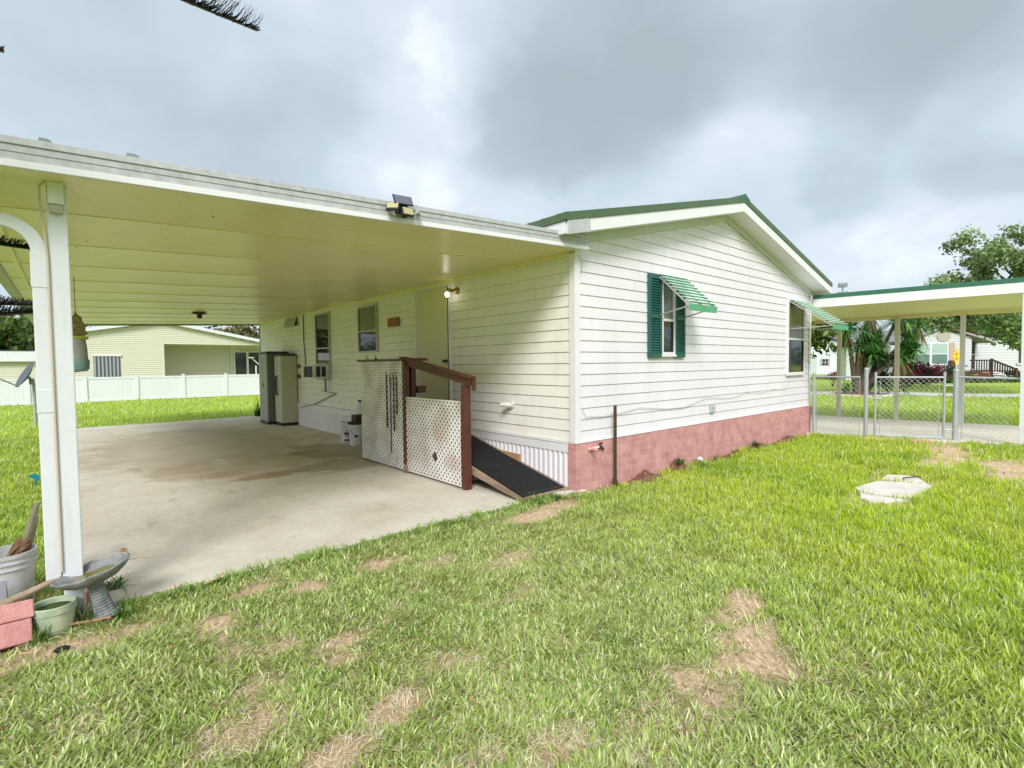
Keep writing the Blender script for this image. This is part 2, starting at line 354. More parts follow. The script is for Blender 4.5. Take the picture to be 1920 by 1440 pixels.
g = struct(quad_mesh('ground', V, Q, gcol, ground_mat())); g.data.shade_smooth()

# concrete slab under the carport
mb = MB(); mb.prism([(-4.47,.15,-.02),(-3.3,.10,-.02),(-2.0,.13,-.02),(-.8,.12,-.02),(.15,.12,-.02),(.15,13.1,-.02),(-2.2,13.0,-.02),(-4.5,13.1,-.02)], (0,0,.04))
struct(mb.build('carport_slab', M_slab, bevel=.006))
# side patio slab (right of the house)
mb = MB(); mb.prism([(7.1,1.5,-.02),(7.12,-.15,-.02),(7.62,-1.7,-.02),(8.02,-3.1,-.02),(8.6,-5.5,-.02),(12.2,-5.5,-.02),(11.62,-2.8,-.02),(11.36,-1.0,-.02),(11.2,1.5,-.02),(11.2,9,-.02),(7.4,9,-.02)], (0,0,.045))
struct(mb.build('patio', M_pave, bevel=.006))
# road across the front
mb = MB()
d = Vector((2.713,-7.058,0)).normalized(); nrm = Vector((d.y,-d.x,0)); p0 = Vector((21.05,4.4,.004)); 
mb.add([p0-d*30, p0+d*60, p0+d*60-nrm*2.9, p0-d*30-nrm*2.9], [(0,1,2,3)])
mb.add([v+Vector((0,0,.0)) for v in (p0-d*60, p0-d*30.0, p0-d*30.0-nrm*2.9, p0-d*60-nrm*2.9)], [(0,1,2,3)])
o = struct(mb.build('road', M_road)); o.location.z = .006

# ------------------------------------------------------------------ HOUSE
W, LEN, LAP, ZK = 7.33, 12.95, .135, 2.7548
XA = 3.62; EAV = -.45; ZE, ZR = 3.149, 4.13; YR = -.30; SL = (ZR-ZE)/(XA-EAV); XE = 7.62
zr_r = ZR-(XE-XA)*SL
def roofz(x): return ZR-abs(x-XA)*SL        # top of green roof edge
def soff(x): return roofz(x)-.225           # soffit level
house = thing('mobile_home', 'white lap-sided mobile home with green metal roof and pink painted brick base', 'house', (3.6,0,0))
def lap_profile(z0): # (outward, z) board from z0 to z0+LAP
    return [(-.004,z0),(.004,z0-.0005),(.014,z0+.006),(.015,z0+.012),(.001,z0+LAP)]
# gable wall
mb = MB(); zb = .6
k = 16
z = ZK-15*LAP
rows = [zb-.02+.0]; zz = [.6]+[ZK-i*LAP for i in range(15, -12, -1)]
for i, z0 in enumerate(zz):
    z1 = zz[i+1] if i+1 < len(zz) else z0+LAP
    def xr(zv):
        lo, hi = .0, W
        if zv > soff(0): lo = XA-(soff(XA)-zv)/SL
        if zv > soff(W): hi = XA+(soff(XA)-zv)/SL
        return lo, hi
    if z0 >= soff(XA): break
    z1c = min(z1, soff(XA)-.001)
    pr = [(-.008,z0),(.010,z0+.0045),(.012,z0+.007),(.001,z1)]
    pr = [(q, min(v, z1c)) for q, v in pr]
    if z0 < soff(0) < z1: pr.insert(3, ((.001)+(.011)*(z1-soff(0))/(z1-z0), soff(0)))
    pts = []
    for q, v in pr:
        lo, hi = xr(v); lo = max(lo, .0); pts += [(lo, -q, v), (hi, -q, v)]
    mb.add(pts, [(2*j, 2*j+1, 2*j+3, 2*j+2) for j in range(len(pr)-1)])
    rs = random.Random(i)
    lo, hi = xr(z0+LAP/2)
    if i % 2 == 0 and i > 0:
        xx = lo+1+rs.random()*1.5
        while xx < hi-.5:
            zt = min(z1, soff(XA))
            if z1 < soff(xx)-.02: mb.hexa([(xx,-.0125,z0+.01),(xx+.003,-.0125,z0+.01),(xx+.003,-.005,z0+.01),(xx,-.005,z0+.01),(xx,-.0035,z1-.004),(xx+.003,-.0035,z1-.004),(xx+.003,.0,z1-.004),(xx,.0,z1-.004)], 1)
            xx += 2.44
mb.box(0,W,.0,.0,0,0)
mb.add([(0,.012,.6),(W,.012,.6),(W,.012,soff(W)),(XA,.012,soff(XA)),(0,.012,soff(0))], [(0,1,2,3,4)])
mb.build('gable_wall', [M_side, M_seam], house, fixn=False)
# long wall under carport (x = 0, faces -x)
mb = MB()
for i, z0 in enumerate(zz):
    z1 = zz[i+1]
    if z0 > 2.92: break
    pr = [(-.008,z0),(.010,z0+.0045),(.012,z0+.007),(.001,z1)]
    pts = []
    for q, v in pr: pts += [(-q, 0.0, v), (-q, LEN, v)]
    mb.add(pts, [(2*j, 2*j+2, 2*j+3, 2*j+1) for j in range(3)])
    xx = random.Random(100+i).random()*2.4+.6
    if i % 2: 
        while xx < LEN-1: mb.box(-.0125,0,xx,xx+.003,z0+.01,z0+.06,1); xx += 4.88
mb.build('side_wall', [M_side2, M_seam], house, fixn=False)
mb = MB()   # rear walls close the box
mb.add([(W,0,0),(W,LEN,0),(W,LEN,soff(W)),(W,0,soff(W))], [(0,1,2,3)])
mb.add([(0,LEN,0),(W,LEN,0),(W,LEN,soff(W)),(XA,LEN,soff(XA)),(0,LEN,soff(0))], [(0,1,2,3,4)])
mb.build('rear_wall', M_side, house)
# corner trims
mb = MB(); mb.box(-.028,.062,-.026,-.0165,.60,soff(0)-.02); mb.box(-.028,-.0165,-.0165,.075,.60,2.83)
mb.build('corner_trim', M_trim, house, bevel=.003)
mb = MB(); mb.box(W-.07,W+.02,-.026,-.0165,.60,soff(W)-.02); mb.box(W,W+.02,-.0165,.08,.6,soff(W)-.02); mb.build('corner_trim', M_trim, house, bevel=.003)
mb = MB(); mb.box(-.02,0.0,LEN,LEN+.03,.02,2.83); mb.build('corner_trim', M_dark, house)
# brick base
mb = MB(); mb.box(-.035,W+.03,-.035,.10,-.1,.598); mb.build('brick_base', M_brick, house, bevel=.004)
mb = MB(); mb.box(-.045,W+.03,-.043,-.01,.5985,.606); mb.build('base_flashing', M_trim, house)
# skirting along the carport side: corrugated white metal with trim band
mb = MB(); n = 150; y0, y1 = .11, LEN
ys = np.linspace(y0, y1, n*4+1); pts = []; 
for i, yv in enumerate(ys):
    ph = i % 4; o_ = (.0,.0,.018,.018)[ph]
    pts += [(-.012-o_, yv, .02), (-.012-o_, yv, .475)]
mb.add(pts, [(2*j, 2*j+1, 2*j+3, 2*j+2) for j in range(len(ys)-1)])
mb.build('skirting', M_side, house, fixn=False)
mb = MB(); mb.box(-.034,-.0,.10,LEN,.475,.585); mb.box(-.042,-.0,.10,LEN,.585,.6); mb.build('skirting_trim', M_trim, house, bevel=.003)
# roof
mb = MB(); YB = LEN+.3
for (xa, xb) in ((EAV, XA), (XA, XE)):
    za, zb_ = roofz(xa), roofz(xb)
    mb.hexa([(xa,YR+.01,za-.09),(xb,YR+.01,zb_-.09),(xb,YB,zb_-.09),(xa,YB,za-.09),(xa,YR-.012,za-.012),(xb,YR-.012,zb_-.012),(xb,YB,zb_-.012),(xa,YB,za-.012)])
    yv = YR+.12
    while yv < YB:
        mb.beam((xa-(.025 if xa == EAV else 0),yv,za-.004-(SL*.025 if xa == EAV else 0)), (xb,yv,zb_-.004), .035, .022); yv += .229
roof = mb.build('roof', M_green, house)
mb = MB()
for xa, xb in ((EAV-.015, XA), (XA, XE+.015)):  # green rake trim
    mb.hexa([(xa,YR-.024,roofz(xa)-.085),(xb,YR-.024,roofz(xb)-.085),(xb,YR-.012,roofz(xb)-.085),(xa,YR-.012,roofz(xa)-.085),(xa,YR-.024,roofz(xa)),(xb,YR-.024,roofz(xb)),(xb,YR-.012,roofz(xb)),(xa,YR-.012,roofz(xa))])
mb.box(EAV-.03,EAV-.012,YR-.02,YB,roofz(EAV)-.085,roofz(EAV)-.004)
mb.build('rake_trim', M_green, house)
mb = MB(); mb.prism([(XA-.16,YR-.03,ZR-.16*SL+.012),(XA,YR-.03,ZR+.045),(XA+.16,YR-.03,ZR-.16*SL+.012),(XA+.16,YR-.03,ZR-.16*SL-.05),(XA,YR-.03,ZR-.02),(XA-.16,YR-.03,ZR-.16*SL-.05)], (0,YB-YR,0)); mb.build('ridge_cap', M_gtrim, roof)
mb = MB()   # rake fascia boards, white
for xa, xb in ((EAV, XA-.0015), (XA+.0015, XE)):
    mb.hexa([(xa,YR-.010,roofz(xa)-.228),(xb,YR-.010,roofz(xb)-.228),(xb,YR+.012,roofz(xb)-.228),(xa,YR+.012,roofz(xa)-.228),(xa,YR-.010,roofz(xa)-.086),(xb,YR-.010,roofz(xb)-.086),(xb,YR+.012,roofz(xb)-.086),(xa,YR+.012,roofz(xa)-.086)])
mb.build('rake_fascia', M_trim, house, bevel=.002)
mb = MB(); z_ = roofz(EAV)
mb.hexa([(EAV-.004,YR-.018,z_-.238),(EAV+.36,YR-.018,z_-.238+.36*SL),(EAV+.36,YR-.0105,z_-.238+.36*SL),(EAV-.004,YR-.0105,z_-.238),(EAV-.004,YR-.018,z_-.087),(EAV+.36,YR-.018,z_-.087+.36*SL),(EAV+.36,YR-.0105,z_-.087+.36*SL),(EAV-.004,YR-.0105,z_-.087)])
mb.build('fascia_end_wrap', M_fascia, house, bevel=.002)
mb = MB(); mb.box(EAV-.01,EAV+.012,YR+.02,YB,roofz(EAV)-.22,roofz(EAV)-.088); mb.build('eave_fascia', M_trim, house, bevel=.002)
mb = MB(); mb.box(XE-.012,XE+.01,YR+.02,YB,roofz(XE)-.22,roofz(XE)-.088); mb.build('eave_fascia', M_trim, house, bevel=.002)
mb = MB()   # soffit
for xa, xb in ((EAV+.012, XA), (XA, XE-.012)):
    mb.hexa([(xa,YR+.012,soff(xa)),(xb,YR+.012,soff(xb)),(xb,YB,soff(xb)),(xa,YB,soff(xa)),(xa,YR+.012,soff(xa)+.01),(xb,YR+.012,soff(xb)+.01),(xb,YB,soff(xb)+.01),(xa,YB,soff(xa)+.01)])
mb.build('soffit', M_trim, house)
mb = MB()   # frieze board under the rake
for xa, xb in ((.0, XA), (XA, W)):
    mb.hexa([(xa,-.03,soff(xa)-.10),(xb,-.03,soff(xb)-.10),(xb,-.016,soff(xb)-.10),(xa,-.016,soff(xa)-.10),(xa,-.03,soff(xa)-.001),(xb,-.03,soff(xb)-.001),(xb,-.016,soff(xb)-.001),(xa,-.016,soff(xa)-.001)])
M_frz = mat('dingy_trim', (.55,.56,.50), .6, var=.06, vscale=3)
mb.build('frieze_board', M_frz, house, bevel=.002)

def ywin(name, x0, x1, z0, z1, glass_top, glass_bot, split, thk=.03, sill=True):  # window in gable wall
    f = MB(); y = -.02-thk
    f.box(x0,x0+.035,y,-.0,z0,z1); f.box(x1-.035,x1,y,-.0,z0,z1); f.box(x0+.035,x1-.035,y+.002,-.0,z1-.03,z1); f.box(x0+.035,x1-.035,y+.002,-.0,z0,z0+.03)
    f.box(x0+.035,x1-.035,y+.004,-.01,split-.018,split+.018)
    o = f.build('window', M_trim, house, bevel=.003)
    a = MB(); a.box(x0+.035,x1-.035,-.022,-.018,z0+.03,split-.018); a.build('pane', glass_bot, o)
    a = MB(); a.box(x0+.035,x1-.035,-.026,-.0185,split+.018,z1-.03); a.build('pane', glass_top, o)
    a = MB(); a.box(x0+.035,x0+.05,-.04,-.027,z0+.03,split-.018); a.box(x1-.05,x1-.035,-.04,-.027,z0+.03,split-.018); a.box(x0+.05,x1-.05,-.04,-.027,z0+.03,z0+.045); a.build('sash', M_dark, o)
    if sill: a = MB(); a.box(x0-.012,x1+.012,y-.012,-.018,z0-.035,z0-.001); a.build('sill', M_trim, o, bevel=.003)
    return o
ywin('window', 1.735, 2.068, 1.655, 2.735, M_glass2, M_glass, 2.135)
ywin('window', 6.09, 6.93, 1.29, 2.73, M_glass3, M_glass, 1.975)
for xa, xb in ((1.43, 1.732), (2.071, 2.335)):
    f = MB(); z0, z1 = 1.61, 2.745; y = -.052
    f.box(xa,xa+.04,y,-.016,z0,z1); f.box(xb-.04,xb,y,-.016,z0,z1); f.box(xa+.04,xb-.04,y,-.016,z0,z0+.06); f.box(xa+.04,xb-.04,y,-.016,z1-.06,z1)
    f.box(xa+.04,xb-.04,y,-.016,(z0+z1)/2-.03,(z0+z1)/2+.03); f.box(xa+.04,xb-.04,-.022,-.016,z0+.06,z1-.06)
    zz_ = z0+.075
    while zz_ < z1-.08:
        if abs(zz_-(z0+z1)/2) > .045: f.hexa([(xa+.04,-.024,zz_),(xb-.04,-.024,zz_),(xb-.04,-.022,zz_+.004),(xa+.04,-.022,zz_+.004),(xa+.04,-.048,zz_+.006-.012),(xb-.04,-.048,zz_-.006),(xb-.04,-.026,zz_+.026),(xa+.04,-.026,zz_+.026)])
        zz_ += .036
    f.build('shutter', M_shut, house, fixn=True)

def awning(x0, x1, z0, D, drop, n):
    root = bpy.data.objects.new('awning', None); C.objects.link(root); root.parent = house; root.location = Vector((x0,0,z0))-house.location
    ang = math.atan2(drop, D)
    for xq, wq_ in ((x0+.01,.018),(x1-.01,.018),((x0+x1)/2,.018)):
        sk = MB(); sk.beam((xq,-.03,z0-.02),(xq,-D,z0-drop-.02),wq_,.02); sk.build('frame_bar', M_arm, root)
    for i in range(n):
        t0 = i/n; t1 = (i+1)/n
        ya, yb = -.03-(D-.03)*t0, -.03-(D-.03)*t1; za, zb2 = z0-drop*t0, z0-drop*t1
        s = MB(); s.hexa([(x0-.01,ya,za+.004),(x1+.01,ya,za+.004),(x1+.01,yb-.012,za-.010),(x0-.01,yb-.012,za-.010),(x0-.01,ya,za+.012),(x1+.01,ya,za+.012),(x1+.01,yb-.012,za-.002),(x0-.01,yb-.012,za-.002)], 0)
        s.hexa([(x0+.02,yb+.004,za-.028),(x1-.02,yb+.004,za-.028),(x1-.02,yb+.010,za-.028),(x0+.02,yb+.010,za-.028),(x0+.02,yb-.002,za-.011),(x1-.02,yb-.002,za-.011),(x1-.02,yb+.004,za-.011),(x0+.02,yb+.004,za-.011)], 1)
        s.build('slat', [M_aw_w, M_aw_g], root)
    s = MB(); s.hexa([(x0,-D-.012,z0-drop-.085),(x1,-D-.012,z0-drop-.085),(x1,-D-.004,z0-drop-.085),(x0,-D-.004,z0-drop-.085),(x0-.01,-D-.02,z0-drop+.005),(x1+.01,-D-.02,z0-drop+.005),(x1+.01,-D-.008,z0-drop+.005),(x0-.01,-D-.008,z0-drop+.005)])
    s.build('valance', M_aw_g, root)
    for xx in (x0+.03, x1-.03):
        s = MB(); s.tube([(xx,-.03,z0-.56),(xx,-D+.03,z0-drop-.02)], .009, 8); s.build('arm', M_arm, root, smooth=True)
awning(1.66, 2.36, 2.755, .50, .45, 9)
awning(6.18, 7.02, 2.73, .78, .52, 11)

def xwin(y0, y1, z0, z1, split=None, gt=M_glass3, gb=M_glass, dark=True):
    f = MB(); x = -.05
    f.box(x,0,y0,y0+.03,z0,z1); f.box(x,0,y1-.03,y1,z0,z1); f.box(x+.002,0,y0+.03,y1-.03,z1-.03,z1); f.box(x+.002,0,y0+.03,y1-.03,z0,z0+.03)
    if split: f.box(x+.004,0,y0+.03,y1-.03,split-.015,split+.015)
    o = f.build('window', M_alum, house, bevel=.003)
    if split:
        a = MB(); a.box(-.024,-.019,y0+.03,y1-.03,z0+.03,split-.015); a.build('pane', gb, o)
        a = MB(); a.box(-.028,-.019,y0+.03,y1-.03,split+.015,z1-.03); a.build('pane', gt, o)
    else:
        a = MB(); a.box(-.024,-.019,y0+.03,y1-.03,z0+.03,z1-.03); a.build('pane', gt, o)
    return o
M_mirror = mat('reflective_glass', (.06,.065,.06), .02, spec=1, metal=.6)
xwin(7.36, 8.22, 1.22, 2.76, 1.95, M_mirror, M_mirror)
xwin(5.01, 5.85, 1.80, 2.715, 2.22, M_glass3, M_glass)
# awning type hopper window near the ceiling
f = MB(); f.box(-.04,0,9.45,10.35,2.58,2.60); f.box(-.04,0,9.45,10.35,2.80,2.82); f.box(-.04,0,9.45,9.475,2.60,2.80); f.box(-.04,0,10.325,10.35,2.60,2.80)
o = f.build('window', M_alum, house)
f = MB(); f.box(-.024,-.016,9.475,10.325,2.6,2.8); f.build('pane', M_glass, o)
f = MB(); f.hexa([(-.11,9.47,2.585),(-.045,9.47,2.80),(-.045,10.33,2.80),(-.11,10.33,2.585),(-.125,9.47,2.59),(-.06,9.47,2.805),(-.06,10.33,2.805),(-.125,10.33,2.59)]); f.build('flap_sash', M_alum, o)
# door
f = MB(); f.box(-.035,0,3.50,3.545,.60,2.765); f.box(-.035,0,2.565,2.605,.60,2.765); f.box(-.037,0,2.565,3.545,2.765,2.80)
dr = MB(); dr.box(-.026,-.002,2.607,3.498,.64,2.763); do = dr.build('door', M_door, house, bevel=.003)
f.build('door_frame', M_trim, do, bevel=.003)
f = MB(); f.tube([(-.026,2.68,1.60),(-.035,2.68,1.60),(-.036,2.68,1.60),(-.062,2.68,1.60),(-.085,2.68,1.6),(-.09,2.68,1.6)], [.032,.032,.012,.012,.028,.018], 14); f.build('knob', M_dark, do, smooth=True)
f = MB(); f.box(-.04,-.026,2.597,2.612,.66,2.76); f.build('hinge_edge', M_dark, do)
# downspout strip beside door
f = MB(); f.box(-.045,-.0165,3.555,3.59,.62,2.80); f.build('cable_cover', M_trim, house)

# small wall fittings on the gable
f = MB(); f.box(3.12,3.24,-.05,-.014,.745,.86); f.box(3.135,3.225,-.058,-.05,.80,.85); f.build('outlet_box', mat('outlet_grey', (.45,.47,.47), .5), house, bevel=.006)
f = MB(); f.tube([(.20,-.03,.515),(.20,-.10,.515)], .02, 10); f.tube([(.20,-.06,.515),(.20,-.13,.515),(.203,-.16,.50)], .018, 10); sp_ = f.build('spigot', M_brick_pink, house, smooth=True)
# white pipe along the brick then dark tap
f = MB(); f.tube([(.17,-.055,.512),(.34,-.06,.52)], .017, 10); f.build('pipe', mat('pink_white_pipe', (.72,.55,.52), .5), sp_, smooth=True)
f = MB(); f.tube([(.345,-.06,.52),(.40,-.062,.515),(.425,-.066,.48)], .016, 8); f.tube([(.385,-.06,.52),(.385,-.06,.56)], .007, 6); f.tube([(.36,-.06,.562),(.41,-.06,.562)], .012, 8); f.build('tap', M_rust, sp_, smooth=True)
# dryer hood vent on the long wall
f = MB(); f.tube([(-.012,1.14,.99),(-.03,1.14,.99)], .05, 16); f.tube([(-.03,1.14,.99),(-.07,1.14,.995),(-.11,1.18,1.0),(-.14,1.22,1.0)], [.034,.036,.034,.028], 14); f.build('vent_hood', mat('vent_plastic', (.62,.63,.57), .5), house, smooth=True)
f = MB(); f.tube([(-.014,3.0,.8),(-.02,3.0,.8)], .05); 
# plaque over siding
f = MB(); f.box(-.05,-.014,4.16,4.56,2.24,2.40); f.box(-.056,-.05,4.20,4.52,2.27,2.37); tag(f.build('wall_plaque', mat('brown_plaque', (.30,.13,.06), .7, var=.3, vscale=30), None, bevel=.01), 'small brown plaque hung on the siding left of the door', 'plaque')

# thin white cable along gable wall
pts = [(.085,-.035,1.02),(.11,-.035,.95),(.14,-.035,.905),(.30,-.03,.90),(.48,-.03,.885),(.62,-.03,.895),(.80,-.032,.905),(1.0,-.03,.92),(1.22,-.03,.945),(1.5,-.03,.92),(1.9,-.03,.885),(2.35,-.03,.88),(2.75,-.03,.945),(3.0,-.032,.99),(3.3,-.03,.97),(3.7,-.03,.945),(4.0,-.03,.955),(4.35,-.033,1.02),(4.6,-.03,.995),(5.0,-.03,.975),(5.45,-.03,1.02),(5.8,-.03,1.0),(6.05,-.03,1.0),(6.2,-.03,1.08),(6.22,-.03,1.19)]
f = MB(); f.tube(pts, .0042, 6); tag(f.build('cable', M_wire_w, smooth=True), 'thin white cable sagging along the white gable siding above the brick', 'cable')
f = MB(); f.tube([(.02,-.04,2.80),(.05,-.04,2.79),(.075,-.04,2.74),(.085,-.035,2.66),(.08,-.033,2.60)], .004, 6); tag(f.build('cable', M_arm, smooth=True), 'short grey wire curling from the carport roof at the house corner', 'cable')

# ------------------------------------------------------------------ CARPORT
def cz(x): return 2.841+.0425*x     # underside
cp = thing('carport', 'cream flat-roofed aluminium carport attached to the white home', 'carport', (-4.5,.1,0))
XL, XR_ = -5.0, -.02; Y0, Y1 = -.15, 13.0
mb = MB(); seams = [Y0]+[.80+1.22*i for i in range(10)]+[Y1]
pts = []; fs = []
for i in range(len(seams)-1):
    a, b = seams[i], seams[i+1]; n = 12
    ys = np.linspace(a+.004, b-.004, n+1)
    for j, yv in enumerate(ys):
        t = j/n; bow = .011*math.sin(PI*t)
        if j in (0, n): bow = -.0
        for xx in (XL, XR_-.0): pts.append((xx, yv, cz(xx)+bow))
    o_ = i*(n+1)*2
    for j in range(n): fs.append((o_+2*j, o_+2*j+2, o_+2*j+3, o_+2*j+1))
    if i < len(seams)-2:   # little lip at each seam
        pass
mb.add(pts, fs)
for sy in seams[1:-1]: mb.hexa([(XL,sy-.003,cz(XL)-.006),(XR_,sy-.003,cz(XR_)-.006),(XR_,sy+.003,cz(XR_)-.006),(XL,sy+.003,cz(XL)-.006),(XL,sy-.004,cz(XL)+.008),(XR_,sy-.004,cz(XR_)+.008),(XR_,sy+.004,cz(XR_)+.008),(XL,sy+.004,cz(XL)+.008)])
rq = random.Random(9)
for k in range(46):
    xq, yq = rq.uniform(-4.8,-.3), rq.uniform(.1,6); q_ = rq.uniform(.003,.008); mb.lathe([(q_,0),(q_*.8,-q_*.5),(q_*.2,-q_*.8)], (xq,yq,cz(xq)+.004), 6, mi=1)
mb.build('ceiling_panel', [M_ceil, mat('mud_dauber_spots', (.20,.15,.08), .8)], cp, fixn=False, smooth=True)
mb = MB(); mb.hexa([(XL,Y0+.02,cz(XL)+.02),(XR_,Y0+.02,cz(XR_)+.02),(XR_,Y1,cz(XR_)+.02),(XL,Y1,cz(XL)+.02),(XL,Y0+.02,cz(XL)+.13),(XR_,Y0+.02,cz(XR_)+.13),(XR_,Y1,cz(XR_)+.13),(XL,Y1,cz(XL)+.13)]); mb.build('roof_panel', M_fascia, cp)
mb = MB()  # stepped front fascia
XLf, XRf = -5.25, .035
def fas(y0, y1, za, zb):
    mb.hexa([(XLf,y0,cz(XLf)+za),(XRf,y0,cz(XRf)+za),(XRf,y1,cz(XRf)+za),(XLf,y1,cz(XLf)+za),(XLf,y0,cz(XLf)+zb),(XRf,y0,cz(XRf)+zb),(XRf,y1,cz(XRf)+zb),(XLf,y1,cz(XLf)+zb)])
fas(Y0-.030,Y0+.01,-.004,.035); mb.build('fascia_lip', M_trim, cp, bevel=.002); mb = MB(); fas(Y0-.022,Y0+.01,.035,.078); fas(Y0-.026,Y0+.01,.0785,.118); fas(Y0-.034,Y0+.10,.1185,.158)
mb.build('fascia', M_fascia, cp, bevel=.002)
mb = MB(); mb.box(XR_-.0,-.0165,.08,Y1,cz(0)-.045,cz(0)+.12); mb.build('wall_ledger', M_ceil, cp)
mb = MB()
mb.box(XL-.11,XL-.0,Y0+.011,Y1,cz(XL)-.02,cz(XL)+.10); mb.build('gutter', M_fascia, cp, bevel=.01)
mb = MB(); mb.box(-4.885,-4.85,Y0+.02,Y1-.02,cz(-4.87)-.012,cz(-4.87)+.004); mb.build('edge_rib', M_ceil, cp)
mb = MB(); mb.box(XL,0,Y1,Y1+.03,cz(XL)-.05,cz(XL)+.10); mb.hexa([(XL,Y1,cz(XL)-.03),(0,Y1,cz(0)-.03),(0,Y1+.02,cz(0)-.03),(XL,Y1+.02,cz(XL)-.03),(XL,Y1,cz(XL)+.1),(0,Y1,cz(0)+.1),(0,Y1+.02,cz(0)+.1),(XL,Y1+.02,cz(XL)+.1)]); mb = MB()
mb.hexa([(XL,Y1,cz(XL)-.03),(0,Y1,cz(0)-.03),(0,Y1+.02,cz(0)-.03),(XL,Y1+.02,cz(XL)-.03),(XL,Y1,cz(XL)+.13),(0,Y1,cz(0)+.13),(0,Y1+.02,cz(0)+.13),(XL,Y1+.02,cz(XL)+.13)]); mb.build('rear_fascia', M_dark, cp)
PX0, PX1 = -4.573, -4.478
mb = MB(); mb.box(PX0,PX1,.10,.195,-.02,cz(PX0)-.002); post = mb.build('post', M_vinyl, cp, bevel=.006)
for yv in (3.6, 7.6, 11.4, 12.9):
    if yv > 12: mb = MB(); mb.box(PX0,PX1,yv-.095,yv,.0,cz(PX0)-.002); mb.build('post', M_vinyl, cp, bevel=.006)
# downspout with elbow
mb = MB(); xa, xb = -4.652, -4.580; ya, yb_ = .105, .175
path = [((xa+xb)/2,0.26),((xa+xb)/2,2.24)]; n = 10
cx0 = (xa+xb)/2; R_ = .17
for i in range(1, n+1):
    a = PI/2*i/n; path.append((cx0-R_+R_*math.cos(a), 2.24+R_*math.sin(a)))
path.append((-5.06, 2.52)); 
pts = []; w = .072
for i, (x_, z_) in enumerate(path):
    p_a = path[max(i-1,0)]; p_b = path[min(i+1,len(path)-1)]; dx, dz = p_b[0]-p_a[0], p_b[1]-p_a[1]; l_ = math.hypot(dx, dz); nx_, nz_ = -dz/l_, dx/l_
    pts += [(x_+nx_*w/2, ya, z_+nz_*w/2), (x_-nx_*w/2, ya, z_-nz_*w/2), (x_-nx_*w/2, yb_, z_-nz_*w/2), (x_+nx_*w/2, yb_, z_+nz_*w/2)]
fs = [(0,1,2,3)]
for i in range(len(path)-1):
    for k in range(4): fs.append((4*i+k, 4*i+(k+1)%4, 4*i+4+(k+1)%4, 4*i+4+k))
mb.add(pts, fs); ds = mb.build('downspout', M_vinyl, cp, bevel=.004)
mb = MB(); mb.box(xa-.004,xb+.003,ya-.004,yb_+.002,2.03,2.235); mb.build('bracket', M_vinyl, ds, bevel=.002)
mb = MB(); mb.box(xa-.004,xb+.003,ya-.004,yb_+.002,1.28,1.42); mb.build('bracket', M_vinyl, ds, bevel=.002)
M_cord = mat('beige_cord', (.55,.47,.36), .5)
mb = MB(); mb.tube([(-4.50,.075,2.66),(-4.56,.07,2.67),(-4.60,.08,2.63),(-4.602,.09,2.55),(-4.588,.092,2.4),(-4.577,.092,2.2),(-4.577,.092,1.2),(-4.5765,.092,.3)], .0065, 8); mb.build('cord', M_cord, post, smooth=True)
mb = MB(); mb.box(-4.565,-4.492,.045,.099,2.525,2.655); sb = mb.build('switch_box', M_vinyl, post, bevel=.005)
mb = MB(); mb.box(-4.557,-4.500,.055,.099,2.475,2.524); mb.build('sensor_lens', mat('cloudy_plastic', (.45,.42,.30), .3), post, bevel=.004)

# solar flood light on the fascia
fl = thing('solar_flood_light', 'black solar security light with three lamp heads clamped on the carport fascia', 'security light', (-2.36,-.19,2.80))
def tiltbox(name, c, sx, sy, sz, rx, rz, m_, parent, bevel=.004):
    M_ = Matrix.Translation(Vector(c)) @ Matrix.Rotation(rz, 4, 'Z') @ Matrix.Rotation(rx, 4, 'X')
    b = MB(); b.box(-sx/2,sx/2,-sy/2,sy/2,-sz/2,sz/2); b.v = [tuple(M_ @ Vector(v)) for v in b.v]
    return b.build(name, m_, parent, bevel=bevel), M_
mb = MB(); mb.box(-2.42,-2.33,-.25,-.185,2.80,2.87); mb.tube([(-2.38,-.24,2.86),(-2.38,-.25,2.90)], .016, 10); mb.tube([(-2.37,-.26,2.80),(-2.37,-.26,2.765),(-2.37,-.26,2.755)], [.03,.03,.015], 14); mb.build('bracket', M_black, fl, bevel=.004)
o, M_ = tiltbox('solar_panel', (-2.385,-.265,2.895), .165, .10, .012, math.radians(60), -.12, M_black, fl)
b = MB(); b.box(-.074,.074,-.044,.044,.0061,.0085); b.v = [tuple(M_ @ Vector(v)) for v in b.v]; b.build('solar_cell', mat('solar_cell', (.08,.08,.12), .2, spec=1), o)
M_led = mat('led_lens', (.42,.38,.20), .3)
for (c, rz, rx) in (((-2.36,-.29,2.80), 0, -.25), ((-2.475,-.26,2.83), -.7, -.5), ((-2.25,-.26,2.835), .95, -.3)):
    o, M_ = tiltbox('lamp_head', c, .105, .028, .072, rx, rz, M_black if rz < .5 else M_gray, fl)
    b = MB(); b.box(-.045,.045,-.0172,-.0141,-.028,.028); b.v = [tuple(M_ @ Vector(v)) for v in b.v]; b.build('lens', M_led, o)

# porch lamp (lit)
pl = thing('porch_lamp', 'lit porch lamp with a bare bulb beside the cream door', 'lamp', (-.02,2.42,2.66))
mb = MB(); mb.tube([(-.014,2.38,2.66),(-.04,2.38,2.66),(-.06,2.38,2.66)], [.055,.05,.025], 18); mb.tube([(-.05,2.38,2.66),(-.13,2.42,2.66),(-.135,2.43,2.66)], [.025,.03,.04], 12); mb.build('wall_mount', mat('brass_old', (.35,.24,.10), .35, metal=.6), pl, smooth=True)
mb = MB(); prof = [(.004,-.042),(.022,-.036),(.033,-.016),(.036,.0),(.032,.016),(.024,.028)]; mb.lathe(prof, (-.15,2.44,2.605), 18); mb.build('bulb', M_bulb, pl, smooth=True)
